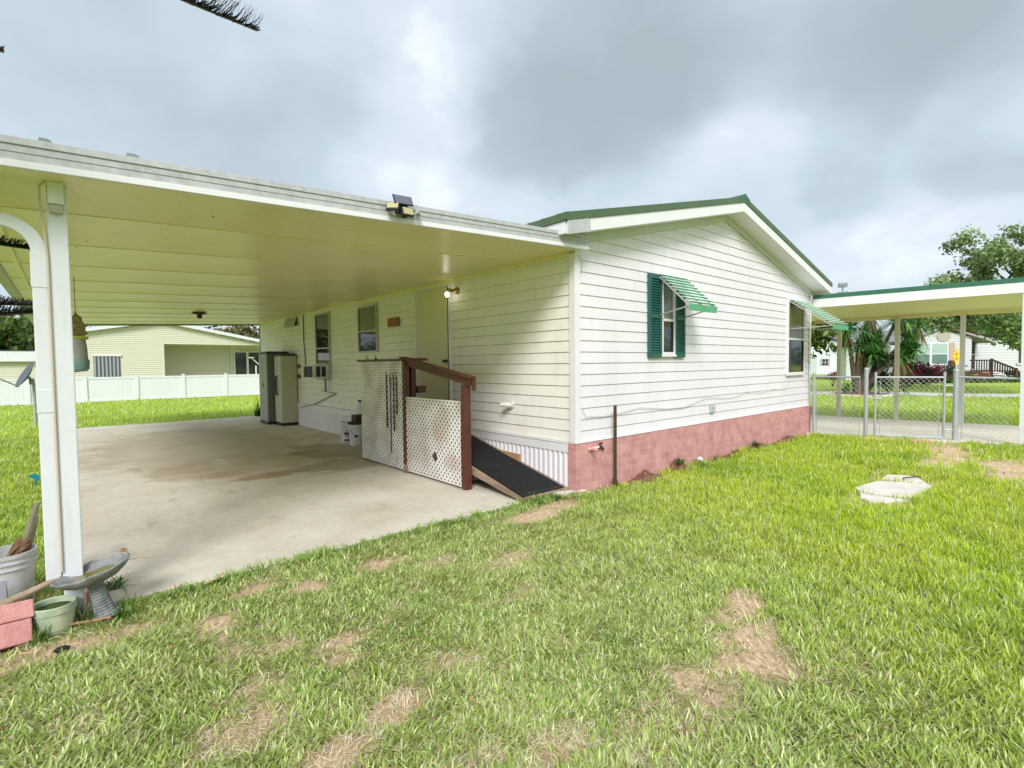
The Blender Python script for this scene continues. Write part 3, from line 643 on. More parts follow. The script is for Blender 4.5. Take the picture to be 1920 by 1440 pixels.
# ceiling fixture
cf = thing('ceiling_lamp', 'small dark ceiling lamp hanging under the carport roof', 'lamp', (-2.28,9.0,2.74))
mb = MB(); mb.lathe([(.14,.0),(.15,-.015),(.05,-.05),(.045,-.09),(.06,-.11),(.02,-.13)], (-2.28,9.0,cz(-2.28)), 12); mb.build('lamp_body', M_rust, cf, smooth=True)

# hanging woven bag behind the post (hanging from ceiling edge)
hb = thing('hanging_planter_bag', 'pale grey and teal cloth bag hung behind the white carport post', 'bag', (-4.40,4.0,1.5))
mb = MB(); prof = [(.02,-.0),(.115,.02),(.132,.05),(.128,.15),(.105,.32),(.088,.40)]
mtx = Matrix.Rotation(.08, 4, 'Y'); mb.lathe(prof, (-4.455,4.0,1.50), 20, mtx, sy=.7); mb.build('bag', mat('grey_cloth', (.30,.29,.28), .9, var=.15, vscale=12, bump=.5, bscale=60), hb, smooth=True)
mb = MB(); prof = [(.12,.024),(.137,.052),(.135,.14),(.129,.16)]; mb.lathe(prof, (-4.450,4.0,1.50), 20, mtx, sy=.7); mb.f = mb.f[:-2]; mb.mi = mb.mi[:-2]; mb.build('teal_band', mat('teal_cloth', (.16,.27,.28), .8), hb, smooth=True)
mb = MB(); prof = [(.088,.40),(.102,.41),(.10,.43),(.06,.44)]; mb.lathe(prof, (-4.44,4.0,1.50), 18, mtx, sy=.7); mb.build('yellow_rim', mat('yellow_cloth', (.38,.38,.05), .8), hb, smooth=True)
mb = MB(); prof = [(.06,.0),(.085,.02),(.07,.07),(.075,.12),(.05,.17),(.045,.22),(.01,.26),(.004,.30),(.004,.70)]; mb.lathe(prof, (-4.42,4.0,1.94), 9, None, wob=.25, lobes=3, sy=.8); mb.build('gathered_top', mat('brown_cord_net', (.16,.12,.05), .9, col2=(.35,.28,.14), vscale=25, bump=1, bscale=40), hb)

# ------------------------------------------------------------------ RAMP with landing
rp_ = thing('wheelchair_ramp', 'brown wooden entry ramp with white pegboard sides and black rubber mat', 'ramp', (-.5,1.0,.02))
XP = -.93
RZ = lambda y: .05+.238*(y-.10)
mb = MB(); mb.hexa([(-.79,2.42,.57),(-.05,2.42,.57),(-.05,3.74,.57),(-.79,3.74,.57),(-.79,2.42,.62),(-.05,2.42,.62),(-.05,3.74,.62),(-.79,3.74,.62)]); mb.build('landing', M_wood, rp_, bevel=.003)
mb = MB()
for xx in (-.775, -.055): 
    mb.hexa([(xx-.02,.08,.022),(xx+.02,.08,.022),(xx+.02,2.42,.43),(xx-.02,2.42,.43),(xx-.02,.08,.055),(xx+.02,.08,.055),(xx+.02,2.42,.615),(xx-.02,2.42,.615)])
mb.build('side_board', M_wood, rp_, bevel=.003)
mb = MB(); mb.hexa([(-.755,.10,.028),(-.075,.10,.028),(-.075,2.42,.56),(-.755,2.42,.56),(-.755,.10,.048),(-.075,.10,.048),(-.075,2.42,.60),(-.755,2.42,.60)]); mb.build('deck_board', M_wood, rp_)
mb = MB()   # rubber grid mat
def mz(y): return RZ(y)+.006
mb.hexa([(-.745,.13,mz(.13)-.004),(-.085,.13,mz(.13)-.004),(-.085,2.4,mz(2.4)-.004),(-.745,2.4,mz(2.4)-.004),(-.745,.13,mz(.13)+.004),(-.085,.13,mz(.13)+.004),(-.085,2.4,mz(2.4)+.004),(-.745,2.4,mz(2.4)+.004)])
yy = .14
while yy < 2.4: mb.beam((-.745,yy,mz(yy)+.008),(-.085,yy,mz(yy)+.008),.010,.010); yy += .036
xx = -.74
while xx < -.08: mb.beam((xx,.13,mz(.13)+.0075),(xx,2.4,mz(2.4)+.0075),.010,.009); xx += .036
for yv in (.14, .9, 1.66): mb.beam((-.745,yv,mz(yv)+.010),(-.085,yv,mz(yv)+.010),.03,.014)
mb.build('rubber_mat', M_rub, rp_)
# pegboards, real holes drawn by material cut-outs in the board (dots are part of its surface)
def peg_mat():
    M = bpy.data.materials.new('white_pegboard'); M.use_nodes = True
    n = M.node_tree.nodes; L = M.node_tree.links; b = n['Principled BSDF']; out = n['Material Output']
    g_ = n.new('ShaderNodeNewGeometry'); sp = n.new('ShaderNodeSeparateXYZ'); L.new(g_.outputs['Position'], sp.inputs[0])
    S_ = .0580
    def mth(op, a, b_=None, c_=None):
        x = n.new('ShaderNodeMath'); x.operation = op
        for k, q in enumerate((a, b_, c_)):
            if q is None: continue
            if isinstance(q, (int, float)): x.inputs[k].default_value = q
            else: L.new(q, x.inputs[k])
        return x.outputs[0]
    u = mth('MULTIPLY', sp.outputs['Y'], 1/(S_*1.414)); v = mth('MULTIPLY', sp.outputs['Z'], 1/(S_*1.414))
    def dots(u0, v0):
        fu = mth('SUBTRACT', mth('FRACT', mth('ADD', u, u0)), .5); fv = mth('SUBTRACT', mth('FRACT', mth('ADD', v, v0)), .5)
        return mth('LESS_THAN', mth('ADD', mth('MULTIPLY', fu, fu), mth('MULTIPLY', fv, fv)), .0340)
    hole = mth('MAXIMUM', dots(10, 10), dots(10.5, 10.5))
    nz = n.new('ShaderNodeTexNoise'); nz.inputs['Scale'].default_value = 3; nz.inputs['Detail'].default_value = 6; L.new(g_.outputs['Position'], nz.inputs['Vector'])
    r = n.new('ShaderNodeValToRGB'); r.color_ramp.elements[0].position = .35; r.color_ramp.elements[1].position = .6; r.color_ramp.elements[0].color = (.55,.47,.42,1); r.color_ramp.elements[1].color = (.74,.72,.69,1); L.new(nz.outputs[0], r.inputs[0])
    L.new(r.outputs[0], b.inputs['Base Color']); b.inputs['Roughness'].default_value = .5
    tr = n.new('ShaderNodeBsdfTransparent'); mx = n.new('ShaderNodeMixShader'); L.new(hole, mx.inputs[0]); L.new(b.outputs[0], mx.inputs[1]); L.new(tr.outputs[0], mx.inputs[2]); L.new(mx.outputs[0], out.inputs['Surface'])
    return M
M_peg = peg_mat()
mb = MB(); mb.box(XP-.004,XP,2.40,3.80,.05,1.60); mb.build('pegboard', M_peg, rp_)
mb = MB(); mb.box(XP-.004,XP,1.03,2.355,.05,1.10); mb.build('pegboard', M_peg, rp_)
mb = MB(); mb.box(XP+.008,XP+.02,1.06,2.33,.07,1.08); mb.box(XP+.008,XP+.02,2.42,3.78,.07,1.58); mb.build('backing_board', mat('dark_backing', (.035,.02,.014), .9), rp_)
mb = MB(); mb.prism([(XP-.006,1.63,.40),(XP-.006,1.68,.34),(XP-.006,1.60,.27),(XP-.006,1.56,.33),(XP-.006,1.585,.41)], (.002,0,0)); mb.build('broken_patch', M_brown, rp_)
mb = MB(); mb.box(XP-.02,XP+.06,2.35,2.42,.04,1.60); mb.build('post', M_brown, rp_, bevel=.004)
mb = MB(); mb.box(XP+.0,XP+.09,.94,1.02,.021,1.30); mb.build('post', M_brown, rp_, bevel=.004)
mb = MB(); mb.box(XP+.02,XP+.10,3.72,3.80,.021,1.60); mb.build('post', M_brown, rp_, bevel=.004)
mb = MB(); mb.box(XP+.14,XP+.22,2.44,2.52,.621,1.62); mb.box(XP+.22,XP+.36,2.40,2.48,1.14,1.24); mb.build('post', M_brown, rp_, bevel=.004)
mb = MB(); mb.box(XP-.04,XP+.12,2.38,3.86,1.602,1.635); mb.box(XP-.0,XP+.30,2.25,2.42,1.602,1.64); mb.build('top_rail', M_brown, rp_, bevel=.004)
mb = MB(); mb.beam((XP+.04,2.46,1.60),(XP+.04,.86,1.335),.04,.10); mb.beam((XP+.04,2.50,1.655),(XP+.04,.84,1.385),.12,.022); mb.box(XP+.045,XP+.085,.82,.86,1.23,1.375); mb.build('handrail', M_brown, rp_, bevel=.004)
mb = MB(); mb.box(XP-.03,XP+.03,2.33,2.40,.021,.14); mb.build('foot_block', M_wood, rp_, bevel=.006)
mb = MB(); mb.box(-.82,-.79,1.05,1.10,.03,.30); mb.box(-.8,-.05,1.25,1.30,.10,.19); mb.build('cross_brace', M_wood, rp_)
mb = MB(); mb.hexa([(-.06,.95,.25),(-.03,.95,.25),(-.03,1.35,.33),(-.06,1.35,.33),(-.06,.95,.35),(-.03,.95,.35),(-.03,1.35,.36),(-.06,1.35,.36)]); mb.build('loose_board', mat('new_wood', (.40,.24,.12), .7), rp_)
mb = MB(); mb.box(-.87,-.48,1.28,1.50,.021,.085); tag(mb.build('paver', M_conc_l, bevel=.02, seg=3), 'rounded grey concrete paver lying under the ramp', 'paver')
# tiny items on the top rail
mb = MB(); mb.lathe([(.028,0),(.03,.01),(.03,.045),(.026,.05)], (-.93,3.58,1.6355), 14); mb.lathe([(.02,.0),(.012,.03)], (-.93,3.58,1.6855), 8); tag(mb.build('cup', mat('cream_cup', (.6,.52,.38), .5), smooth=True), 'small cream cup standing on the brown top rail of the ramp', 'cup')
mb = MB(); mb.tube([(-.92,3.28,1.6355),(-.92,3.28,1.70)], .008, 8); mb.tube([(-.94,3.28,1.642),(-.89,3.28,1.642)], .006, 8); tag(mb.build('bolt', M_dark, smooth=True), 'dark metal bolt standing on the ramp top rail right of the cup', 'bolt')
# straps hanging on the pegboard
def strap(y, ztop, zbot, w, label, wig=0, name='strap', chain=False):
    t = MB(); z_ = ztop; pts = []; k_ = 0
    while z_ > zbot: pts.append((XP-.016, y+math.sin(k_*1.3)*wig, z_)); z_ -= .03; k_ += 1
    if chain:
        t.tube(pts, w, 6)
        for q in pts[::1]: t.lathe([(w*.5,-.008),(w*2.0,0),(w*.5,.008)], q, 6)
    else:
        for a, b in zip(pts, pts[1:]): t.beam(a, b, w, .006, (1,0,0))
    t.tube([(XP-.004,y,ztop+.06),(XP-.03,y,ztop+.05),(XP-.03,y,ztop+.02),(XP-.018,y,ztop)], .004, 6)
    return tag(t.build(name, M_black), label, 'strap', 'straps hung on the pegboard')
strap(2.90, 1.40, .60, .030, 'longest wide black strap hung leftmost on the white pegboard')
strap(2.78, 1.36, .22, .006, 'thin black chain lead hanging nearly to the bottom of the pegboard', .008, 'chain', True)
strap(2.685, 1.37, .58, .026, 'wavy black strap hung between the thin chain and the short strap', .004)
strap(2.60, 1.38, .82, .026, 'shortest black strap hung rightmost on the white pegboard', .004)

# ------------------------------------------------------------------ AC, cabinets, buckets
ac = thing('air_conditioner', 'white window air conditioner sticking out of the narrow window', 'air conditioner', (-.2,7.6,1.25))
mb = MB(); mb.box(-.40,-.03,7.40,8.02,1.26,1.57); mb.box(-.41,-.40,7.42,7.44,1.27,1.56)
mb.build('casing', M_bucket, ac, bevel=.012)
mb = MB(); mb.box(-.416,-.402,7.44,7.98,1.29,1.54)
for i in range(14): mb.box(-.422,-.416,7.44+i*.038,7.455+i*.038,1.30,1.53)
mb.build('rear_grille', M_gdark, ac)
mb = MB(); 
for a_ in (-.34,-.22): mb.box(a_,a_+.09,7.392,7.399,1.30,1.53)
mb.build('side_vent', M_black, ac)
mb = MB(); mb.box(-.06,-.03,7.39,8.19,1.575,1.60); mb.box(-.06,-.03,8.03,8.19,1.26,1.575); mb.build('filler_panel', M_alum, ac)
mb = MB(); mb.beam((-.10,7.5,1.255),(-.10,7.5,.96),.05,.04,(1,0,0)); mb.build('drain_bracket', mat('drain_green', (.20,.21,.12), .6), ac, bevel=.01)
mb = MB(); mb.tube([(-.03,7.55,.94),(-.03,7.1,.93),(-.04,8.4,.62),(-.05,9.3,.50)][1:], .014, 8); mb.tube([(-.03,7.9,.955),(-.03,7.1,.93)], .012, 8); tag(mb.build('cable', mat('grey_conduit', (.36,.35,.27), .6), smooth=True), 'slanting grey conduit on the siding beneath the air conditioner', 'conduit')
mb = MB(); mb.tube([(-.025,9.05,2.82),(-.03,9.05,2.2),(-.03,8.98,1.75),(-.03,8.95,1.45)], .012, 8); mb.box(-.06,-.02,8.9,9.02,1.33,1.5); tag(mb.build('cable', M_dark), 'black cable with a switch box hanging down the siding by the cabinets', 'cable')
for zq, lb in ((1.50, 'upper'), (1.24, 'lower')):
    mb = MB(); mb.box(-.06,-.016,9.38,9.52,zq,zq+.09); tag(mb.build('outlet_cover', mat('brown_cover', (.12,.06,.04), .6), bevel=.005), lb+' brown outlet cover on the siding beside the beige cabinet', 'outlet', 'brown outlet covers on the siding')

def cabinet(name, x0, x1, y0, y1, h, mbody, mside, label, handles):
    t = thing(name, label, 'cabinet', ((x0+x1)/2,(y0+y1)/2,.02))
    b = MB(); b.box(x0+.02,x1,y0+.01,y1-.01,.09,h-.05); b.build('body', mside, t, bevel=.01)
    b = MB(); b.box(x0-.01,x1,y0-.01,y1+.01,.02,.09); b.build('base', M_black, t, bevel=.008)
    b = MB(); b.box(x0-.015,x1,y0-.015,y1+.015,h-.05,h-.01); b.box(x0+.03,x1-.03,y0+.02,y1-.02,h-.01,h+.01); b.build('lid', M_gdark, t, bevel=.01)
    ym = (y0+y1)/2
    for a, c in ((y0+.015, ym-.004), (ym+.004, y1-.015)):
        b = MB(); b.box(x0-.004,x0+.018,a,c,.10,h-.06)
        for q in range(3): b.box(x0-.009,x0-.004,a+.05,c-.05,.16+q*(h-.3)/3,.12+(q+1)*(h-.3)/3)
        dd = b.build('door', mbody, t, bevel=.006)
        if handles:
            yc = ym+(-.035 if a < ym-.1 and c < ym else .035); hb_ = MB(); hb_.tube([(x0-.006,yc,.80),(x0-.05,yc,.82),(x0-.055,yc,1.06),(x0-.05,yc,1.28),(x0-.006,yc,1.30)], .012, 8); hb_.build('handle', M_black, dd, smooth=True)
        elif a < ym-.1:
            hb_ = MB(); hb_.box(x0-.02,x0-.009,ym-.06,ym-.02,1.0,1.1); hb_.build('handle', M_black, dd)
    return t
cabinet('storage_cabinet', -.59, -.03, 10.22, 10.95, 1.93, mat('grey_cabinet', (.32,.34,.32), .5), mat('grey_cabinet_side', (.14,.15,.13), .5), 'tall grey plastic storage cabinet at the far end of the carport wall', False)
cabinet('storage_cabinet', -.42, -.03, 9.6, 10.17, 1.86, mat('beige_door', (.52,.50,.42), .5), M_beige, 'tall beige plastic storage cabinet with long black handles beside the grey one', True)

def bucket(name, c, r, h, label, m_, tilt=None, label_print=False, lid=False, inner=True, thin=.006):
    t = thing(name, label, 'bucket', c)
    b = MB(); pr = [(r*.84,0),(r*.86,.004),(r*.93,h*.62),(r*.95,h*.72),(r*1.03,h*.725),(r*1.03,h*.745),(r*.96,h*.75),(r*.965,h*.83),(r*1.05,h*.835),(r*1.05,h*.855),(r*.98,h*.86),(r*.985,h*.93),(r*1.06,h*.935),(r*1.06,h*.995),(r*1.0,h)]
    if inner: pr += [(r*.97,h*.995),(r*.92,h*.5),(r*.84,.02)]
    b.lathe(pr, c, 36, tilt); b.build('shell', m_, t, smooth=True)
    return t
bucket('bucket', (-.31,5.83,.021), .145, .40, 'white five gallon bucket with a dark printed label standing at the skirting', M_bucket)
t = bpy.data.objects['bucket']
def arc_label(c, r, z0, z1, a0, a1, m_, parent, name='label'):
    b = MB(); n = 10; pts = []
    for i in range(n+1):
        a = a0+(a1-a0)*i/n; pts += [(c[0]+r*math.cos(a), c[1]+r*math.sin(a), z0), (c[0]+r*math.cos(a), c[1]+r*math.sin(a), z1)]
    b.add(pts, [(2*j,2*j+2,2*j+3,2*j+1) for j in range(n)]); return b.build(name, m_, parent, fixn=False)
M_ink = mat('dark_ink', (.03,.03,.045), .5); M_ink2 = mat('green_ink', (.05,.07,.05), .5)
arc_label((-.31,5.83), .1385, .175, .225, -2.5, -1.3, M_ink, t); arc_label((-.31,5.83), .1375, .145, .158, -2.4, -1.4, M_ink, t); arc_label((-.31,5.83), .136, .05, .085, -2.6, -1.3, M_ink2, t); arc_label((-.31,5.83), .139, .245, .255, -2.4, -1.5, M_ink, t)
mb = MB(); mb.tube([(-.44,5.83,.36)]+[(-.31+.13*math.cos(a), 5.83, .36+.17*math.sin(a)) for a in np.linspace(PI-.2,.2,10)]+[(-.18,5.83,.36)], .004, 6); mb.build('handle', M_arm, t, smooth=True)
bucket('bucket', (-.36,5.30,.021), .15, .40, 'plain whitish bucket with a dark tool tray on top beside the pegboard', M_bucket)
t = [o_ for o_ in bpy.data.objects if o_.name.startswith('bucket')][-1]
mb = MB(); mb.tube([(-.36+.155*math.cos(a), 5.30+.155*math.sin(a), .33-.13*math.sin((a+2.9)/2.2*PI)) for a in np.linspace(-2.9,-.7,10)], .004, 6); mb.build('handle', M_dark, t, smooth=True)
mb = MB(); mb.lathe([(.03,-.02),(.03,.02)], (-.44,5.16,.21), 10); mb.build('grip', M_black, t)
mb = MB(); mb.lathe([(.10,0),(.165,.0),(.17,.02),(.15,.045),(.08,.05)], (-.36,5.30,.422), 20); mb.box(-.42,-.22,5.18,5.40,.472,.60); tag(mb.build('tool_tray', mat('dark_maroon', (.035,.015,.015), .6), bevel=.01), 'dark maroon box and tray lying on top of the plain bucket', 'tray')
jug = thing('jug', 'white plastic jug with a handle standing behind the two buckets', 'jug', (-.16,5.55,.021))
mb = MB(); mb.lathe([(.13,0),(.14,.03),(.14,.50),(.12,.60),(.07,.70),(.05,.76),(.05,.80)], (-.16,5.55,.021), 20, sx=.9); mb.build('body', mat('hazy_plastic', (.55,.60,.62), .35), jug, smooth=True)
mb = MB(); mb.lathe([(.045,.80),(.045,.835),(.03,.84)], (-.16,5.55,.022), 14); mb.build('cap', M_black, jug)
arc_label((-.16,5.55), .1425, .50, .52, -2.7, -1.5, M_ink, jug); arc_label((-.16,5.55), .133, .58, .59, -2.6, -1.6, M_gray, jug)

# ------------------------------------------------------------------ foreground props (left)
bb = thing('bird_bath', 'small weathered grey stone bird bath leaning to the left by the carport post', 'bird bath', (-4.385,.0,0))
Tl = Matrix.Rotation(math.radians(-13), 4, Vector((.3,1,0)).normalized())
mb = MB(); prof = []
for i in range(40):
    z_ = i/39*.235; r_ = .058-.018*math.sin(min(1, z_/.2)*PI*.55)+(.0035 if i % 3 == 0 else 0)+(.012 if z_ < .02 else 0)
    prof.append((r_, z_))
mb.lathe(prof, (-4.378,.01,-.005), 28, Tl, wob=.04, lobes=9); mb.build('stem', M_stone, bb)
Tb = Matrix.Translation(Vector((-4.425,.0,.25))) @ Matrix.Rotation(math.radians(-13), 4, Vector((.15,1,0)).normalized())
mb = MB(); vs = []; fs = []; n = 48
prof = [(.02,-.03),(.06,-.03),(.11,-.012),(.155,.02),(.178,.048),(.180,.056),(.172,.060),(.158,.048),(.14,.028),(.09,.008),(.01,.003)]
for r_, z_ in prof:
    for k in range(n):
        a = 2*PI*k/n; s = r_/.18; rr = r_*(1+.07*s*abs(math.cos(a*4.0))); zz2 = z_+.006*s*math.cos(a*8)
        vs.append(Tb @ Vector((rr*math.cos(a)*1.03, rr*math.sin(a)*.90, zz2)))
for i in range(len(prof)-1):
    for k in range(n): fs.append((i*n+k, i*n+(k+1)%n, (i+1)*n+(k+1)%n, (i+1)*n+k))
fs.append(tuple(range(n))[::-1]); fs.append(tuple((len(prof)-1)*n+k for k in range(n)))
mb.add(vs, fs); mb.build('bowl', M_stone, bb, smooth=True)
Tw = Tb; mb = MB(); mb.lathe([(.0,.018),(.125,.018),(.125,.019),(.0,.0192)][1:3], (0,0,0), 30, Tw @ Matrix.Translation((-.01,0,0)), sx=1.03, sy=.9); mb.build('algae_water', mat('algae_water', (.10,.085,.01), .15, col2=(.20,.17,.03), vscale=12), bb)
pt = thing('plant_pot', 'pale green and cream round pot with moss inside, left of the bird bath', 'pot', (-4.62,.0,0))
mb = MB(); r_ = .105
mb.lathe([(r_*.80,0),(r_*.84,.01),(r_*.94,.115),(r_*1.0,.12),(r_*1.02,.16),(r_*.98,.165),(r_*.90,.16),(r_*.86,.13)], (-4.62,.0,-.01), 32); mb.build('shell', mat('green_cream_glaze', (.20,.36,.25), .5, col2=(.66,.60,.42), vscale=9, detail=7), pt, smooth=True)
mb = MB(); mb.lathe([(r_*.88,.132),(r_*.5,.143),(.01,.146)], (-4.62,.0,-.01), 20); mb.build('moss', mat('moss', (.05,.08,.01), .9, var=.5, vscale=40, bump=1, bscale=90), pt)
wb = bucket('bucket', (-4.86,.60,.0), .15, .36, 'big dirty white bucket holding brush handles at the left edge', M_bucket)
arc_label((-4.86,.60), .1415, .04, .21, -1.9, -1.5, mat('grey_print', (.42,.42,.48), .5), wb); 
mb = MB()
for q, (a, b_) in enumerate([((-4.84,.62,.10),(-4.70,.74,.62)),((-4.80,.66,.12),(-4.71,.80,.52))]):
    mb.tube([a, b_], [.022,.016], 8)
bb2 = mb.build('shovel', mat('grey_wood_handle', (.28,.24,.17), .8, var=.2, vscale=30), smooth=True); tag(bb2, 'worn wooden tool handles standing in the dirty white bucket', 'tool')
mb = MB()
for q in range(9):
    a = random.uniform(-1,1); mb.tube([(-4.76+.03*a,.64,.33),(-4.75+.05*a,.58+.02*q*.3,.39+random.uniform(-.03,.03)),(-4.79+.07*a,.52,.33+random.uniform(-.03,.03))], [.012,.018,.006], 6)
mb.build('dry_leaf_bunch', mat('dry_leaf', (.20,.11,.06), .9, var=.4, vscale=20), bb2)
mb = MB(); pts = [(-5.1,.32,.05),(-4.90,.28,.11),(-4.75,.26,.16),(-4.62,.25,.21),(-4.55,.22,.24)]; mb.tube(pts, [.022,.024,.022,.017,.008], 8)
tag(mb.build('branch', mat('grey_brown_wood', (.26,.19,.12), .85, col2=(.42,.33,.24), vscale=15, bump=.6, bscale=50), smooth=True), 'bare greyish branch leaning on the bird bath bowl', 'branch')
pb = thing('concrete_block', 'pink painted concrete block tipped on the ground at the left edge', 'block', (-4.83,0,0))
M_ = Matrix.Translation((-4.86,-.01,.125)) @ Matrix.Rotation(.35, 4, 'Z') @ Matrix.Rotation(-.42, 4, 'X') @ Matrix.Rotation(.12, 4, 'Y')
mb = MB(); mb.box(-.18,.13,-.12,.12,-.03,.07); mb.v = [tuple(M_ @ Vector(v)) for v in mb.v]; mb.build('upper_slab', M_brick_pink, pb, bevel=.008)
mb = MB(); mb.box(-.18,.12,-.11,.10,-.16,-.031); mb.v = [tuple(M_ @ Vector(v)) for v in mb.v]; mb.build('lower_slab', M_brick_pink, pb, bevel=.008)
mb = MB(); mb.box(-4.47,-4.40,.205,.35,-.01,.10); tag(mb.build('brick', M_brick_pink, bevel=.006), 'small pink brick standing upright beside the carport post', 'brick')
mb = MB(); mb.tube([(-4.74,-.16,.01),(-4.77,-.22,.03),(-4.75,-.28,.015),(-4.70,-.29,.008)], .0055, 8); tag(mb.build('hose_piece', mat('tan_hose', (.45,.33,.18), .6), smooth=True), 'short curl of tan hose lying in the grass before the pink block', 'hose')
mb = MB(); mb.tube([(-4.66,-.02,.012),(-4.55,-.05,.018),(-4.45,-.07,.012),(-4.36,-.09,.014)], .008, 7); tag(mb.build('stick', mat('tan_stick', (.36,.20,.10), .8), smooth=True), 'thin brown stick lying in the grass below the pot', 'stick')
mb = MB(); mb.tube([(-3.83,.03,.03),(-3.76,.0,.06),(-3.72,.02,.08)], .006, 6); tag(mb.build('stick', mat('tan_twig', (.45,.33,.17), .8), smooth=True), 'pale twig lying in the grass along the slab edge', 'stick')
mb = MB(); mb.lathe([(.01,0),(.022,.008),(.024,.02),(.012,.03)], (-4.585,-.37,0), 14, sx=1.5); tag(mb.build('plastic_cap', M_black, smooth=True), 'shiny black plastic piece half buried in the front grass', 'cap')
mb = MB(); mb.tube([(-4.885,5.0,.02),(-4.87,4.98,.10)], .012, 6); mb.prism([(-4.95,5.0,.16),(-4.84,5.0,.08),(-4.83,5.0,.14),(-4.88,5.0,.19)], (0,.02,0)); tag(mb.build('trowel', mat('teal_tool', (.01,.20,.28), .4)), 'small blue garden trowel stuck in the side lawn left of the post', 'trowel')

# rusty stake
mb = MB(); mb.box(.572,.580,-.135,-.105,-.1,1.02); mb.box(.58,.603,-.135,-.128,-.1,1.02)
for k in range(18): mb.box(.566,.572,-.13,-.115,.05+k*.053,.075+k*.053)
tag(mb.build('metal_stake', M_rust, bevel=.002), 'dark rusty metal stake standing in the grass before the brick base', 'stake')

# utility pad
pad = thing('septic_cover', 'white concrete slab cover with a rusty handle set in the lawn', 'cover', (3.1,-2.4,0))
def rotz_box(x0,x1,y0,y1,z0,z1,c,a):
    b = MB(); b.box(x0,x1,y0,y1,z0,z1); R = Matrix.Translation(c) @ Matrix.Rotation(a, 4, 'Z'); b.v = [tuple(R @ Vector(v)) for v in b.v]; return b
aa = math.radians(-41)
M_pad = mat('white_concrete', (.55,.51,.45), .9, col2=(.68,.65,.60), vscale=5, bump=.2, bscale=60, detail=8)
def PD(pts, z, t_):
    b = MB(); b.prism([(x, y, z) for x, y in pts], (0,0,t_)); return b
PAD1 = [(2.51,-2.16),(2.34,-2.26),(2.35,-2.51),(2.45,-2.74),(2.86,-2.76),(3.25,-2.76),(3.24,-2.60),(3.22,-2.46),(3.11,-2.25)]
PAD2 = [(3.26,-2.24),(3.26,-2.46),(3.31,-2.73),(3.55,-2.62),(3.78,-2.51),(3.77,-2.36),(3.66,-2.22)]
PAD3 = [(2.31,-2.27),(2.08,-2.33),(1.99,-2.44),(2.10,-2.56),(2.34,-2.72),(2.32,-2.52)]
PD(PAD1, -.01, .045).build('slab', M_pad, pad, bevel=.004)
PD(PAD3, -.01, .032).build('slab', M_pad, pad, bevel=.004)
PD(PAD2, -.01, .034).build('slab', M_conc_l, pad, bevel=.004)
b = MB(); b.tube([(3.40,-2.46,.02),(3.43,-2.44,.05),(3.68,-2.56,.05),(3.68,-2.58,.02)], .008, 8); b.build('handle', M_rust, pad, smooth=True)

# soil mounds at the wall
def mound(x, y, rx, ry, h, label):
    b = MB(); n = 22; R = 7; pts = [(x, y, h)]
    for r in range(1, R+1):
        for k in range(n):
            a = 2*PI*k/n; t_ = r/R; wv = 1+.18*math.sin(a*3+x)+.1*math.sin(a*7+x*3); yy2 = y+ry*t_*wv*math.sin(a)
            pts.append((x+rx*t_*wv*math.cos(a), yy2, max(-.03, h*(math.cos(t_*PI)+1)/2*(.75+.35*math.sin(a*2+x*5))+random.uniform(-.02,.02)*(1-t_*.5)-.02*(r == R))))
    fs = [(0,1+k,1+(k+1)%n) for k in range(n)]
    for r in range(R-1):
        for k in range(n): fs.append((1+r*n+k,1+(r+1)*n+k,1+(r+1)*n+(k+1)%n,1+r*n+(k+1)%n))
    b.add(pts, fs); return tag(b.build('soil_mound', M_soil, smooth=True), label, 'soil', 'soil mounds along the brick base')
mound(1.20,-.13,.36,.20,.12, 'largest brown soil mound, against the brick just right of the stake')
mound(2.02,-.13,.26,.16,.15, 'small dark soil mound with grass on top near the middle of the brick')
mound(3.75,-.13,.6,.14,.07, 'low soil mound right of the white pebble')
mound(4.55,-.13,.42,.17,.11, 'brown soil mound below the wall vent side of the far window')
mound(5.95,-.12,.65,.18,.10, 'farthest soil mound, near the house corner at the fence')
b = MB(); b.lathe([(.01,-.03),(.045,0),(.05,.03),(.02,.06)], (2.62,-.13,.06), 12, wob=.06, lobes=3); tag(b.build('stone', mat('white_stone', (.70,.62,.60), .8), smooth=True), 'single white stone lying against the pink brick base', 'stone')
b = MB(); b.hexa([(-.28,.06,-.02),(.12,-.075,-.02),(.12,.04,-.02),(-.28,.135,-.02),(-.28,.05,.04),(.10,-.08,.04),(.10,.03,.04),(-.28,.13,.04)]); struct(tag(b.build('kerb', M_conc_l, bevel=.01), 'pale concrete kerb piece at the foot of the ramp', 'kerb'))
rr_ = random.Random(3)
for i in range(16):
    x_, y_ = rr_.uniform(-.15,.35), rr_.uniform(-.17,-.08); r_ = rr_.uniform(.008,.017)
    b = MB(); b.lathe([(r_*.3,-r_*.4),(r_,0),(r_*.8,r_*.6),(r_*.2,r_*.8)], (x_,y_,.012), 7); tag(b.build('pebble', M_pad, smooth=True), 'tiny pale pebble scattered at the foot of the brick corner', 'pebble', 'pebbles at the brick corner')

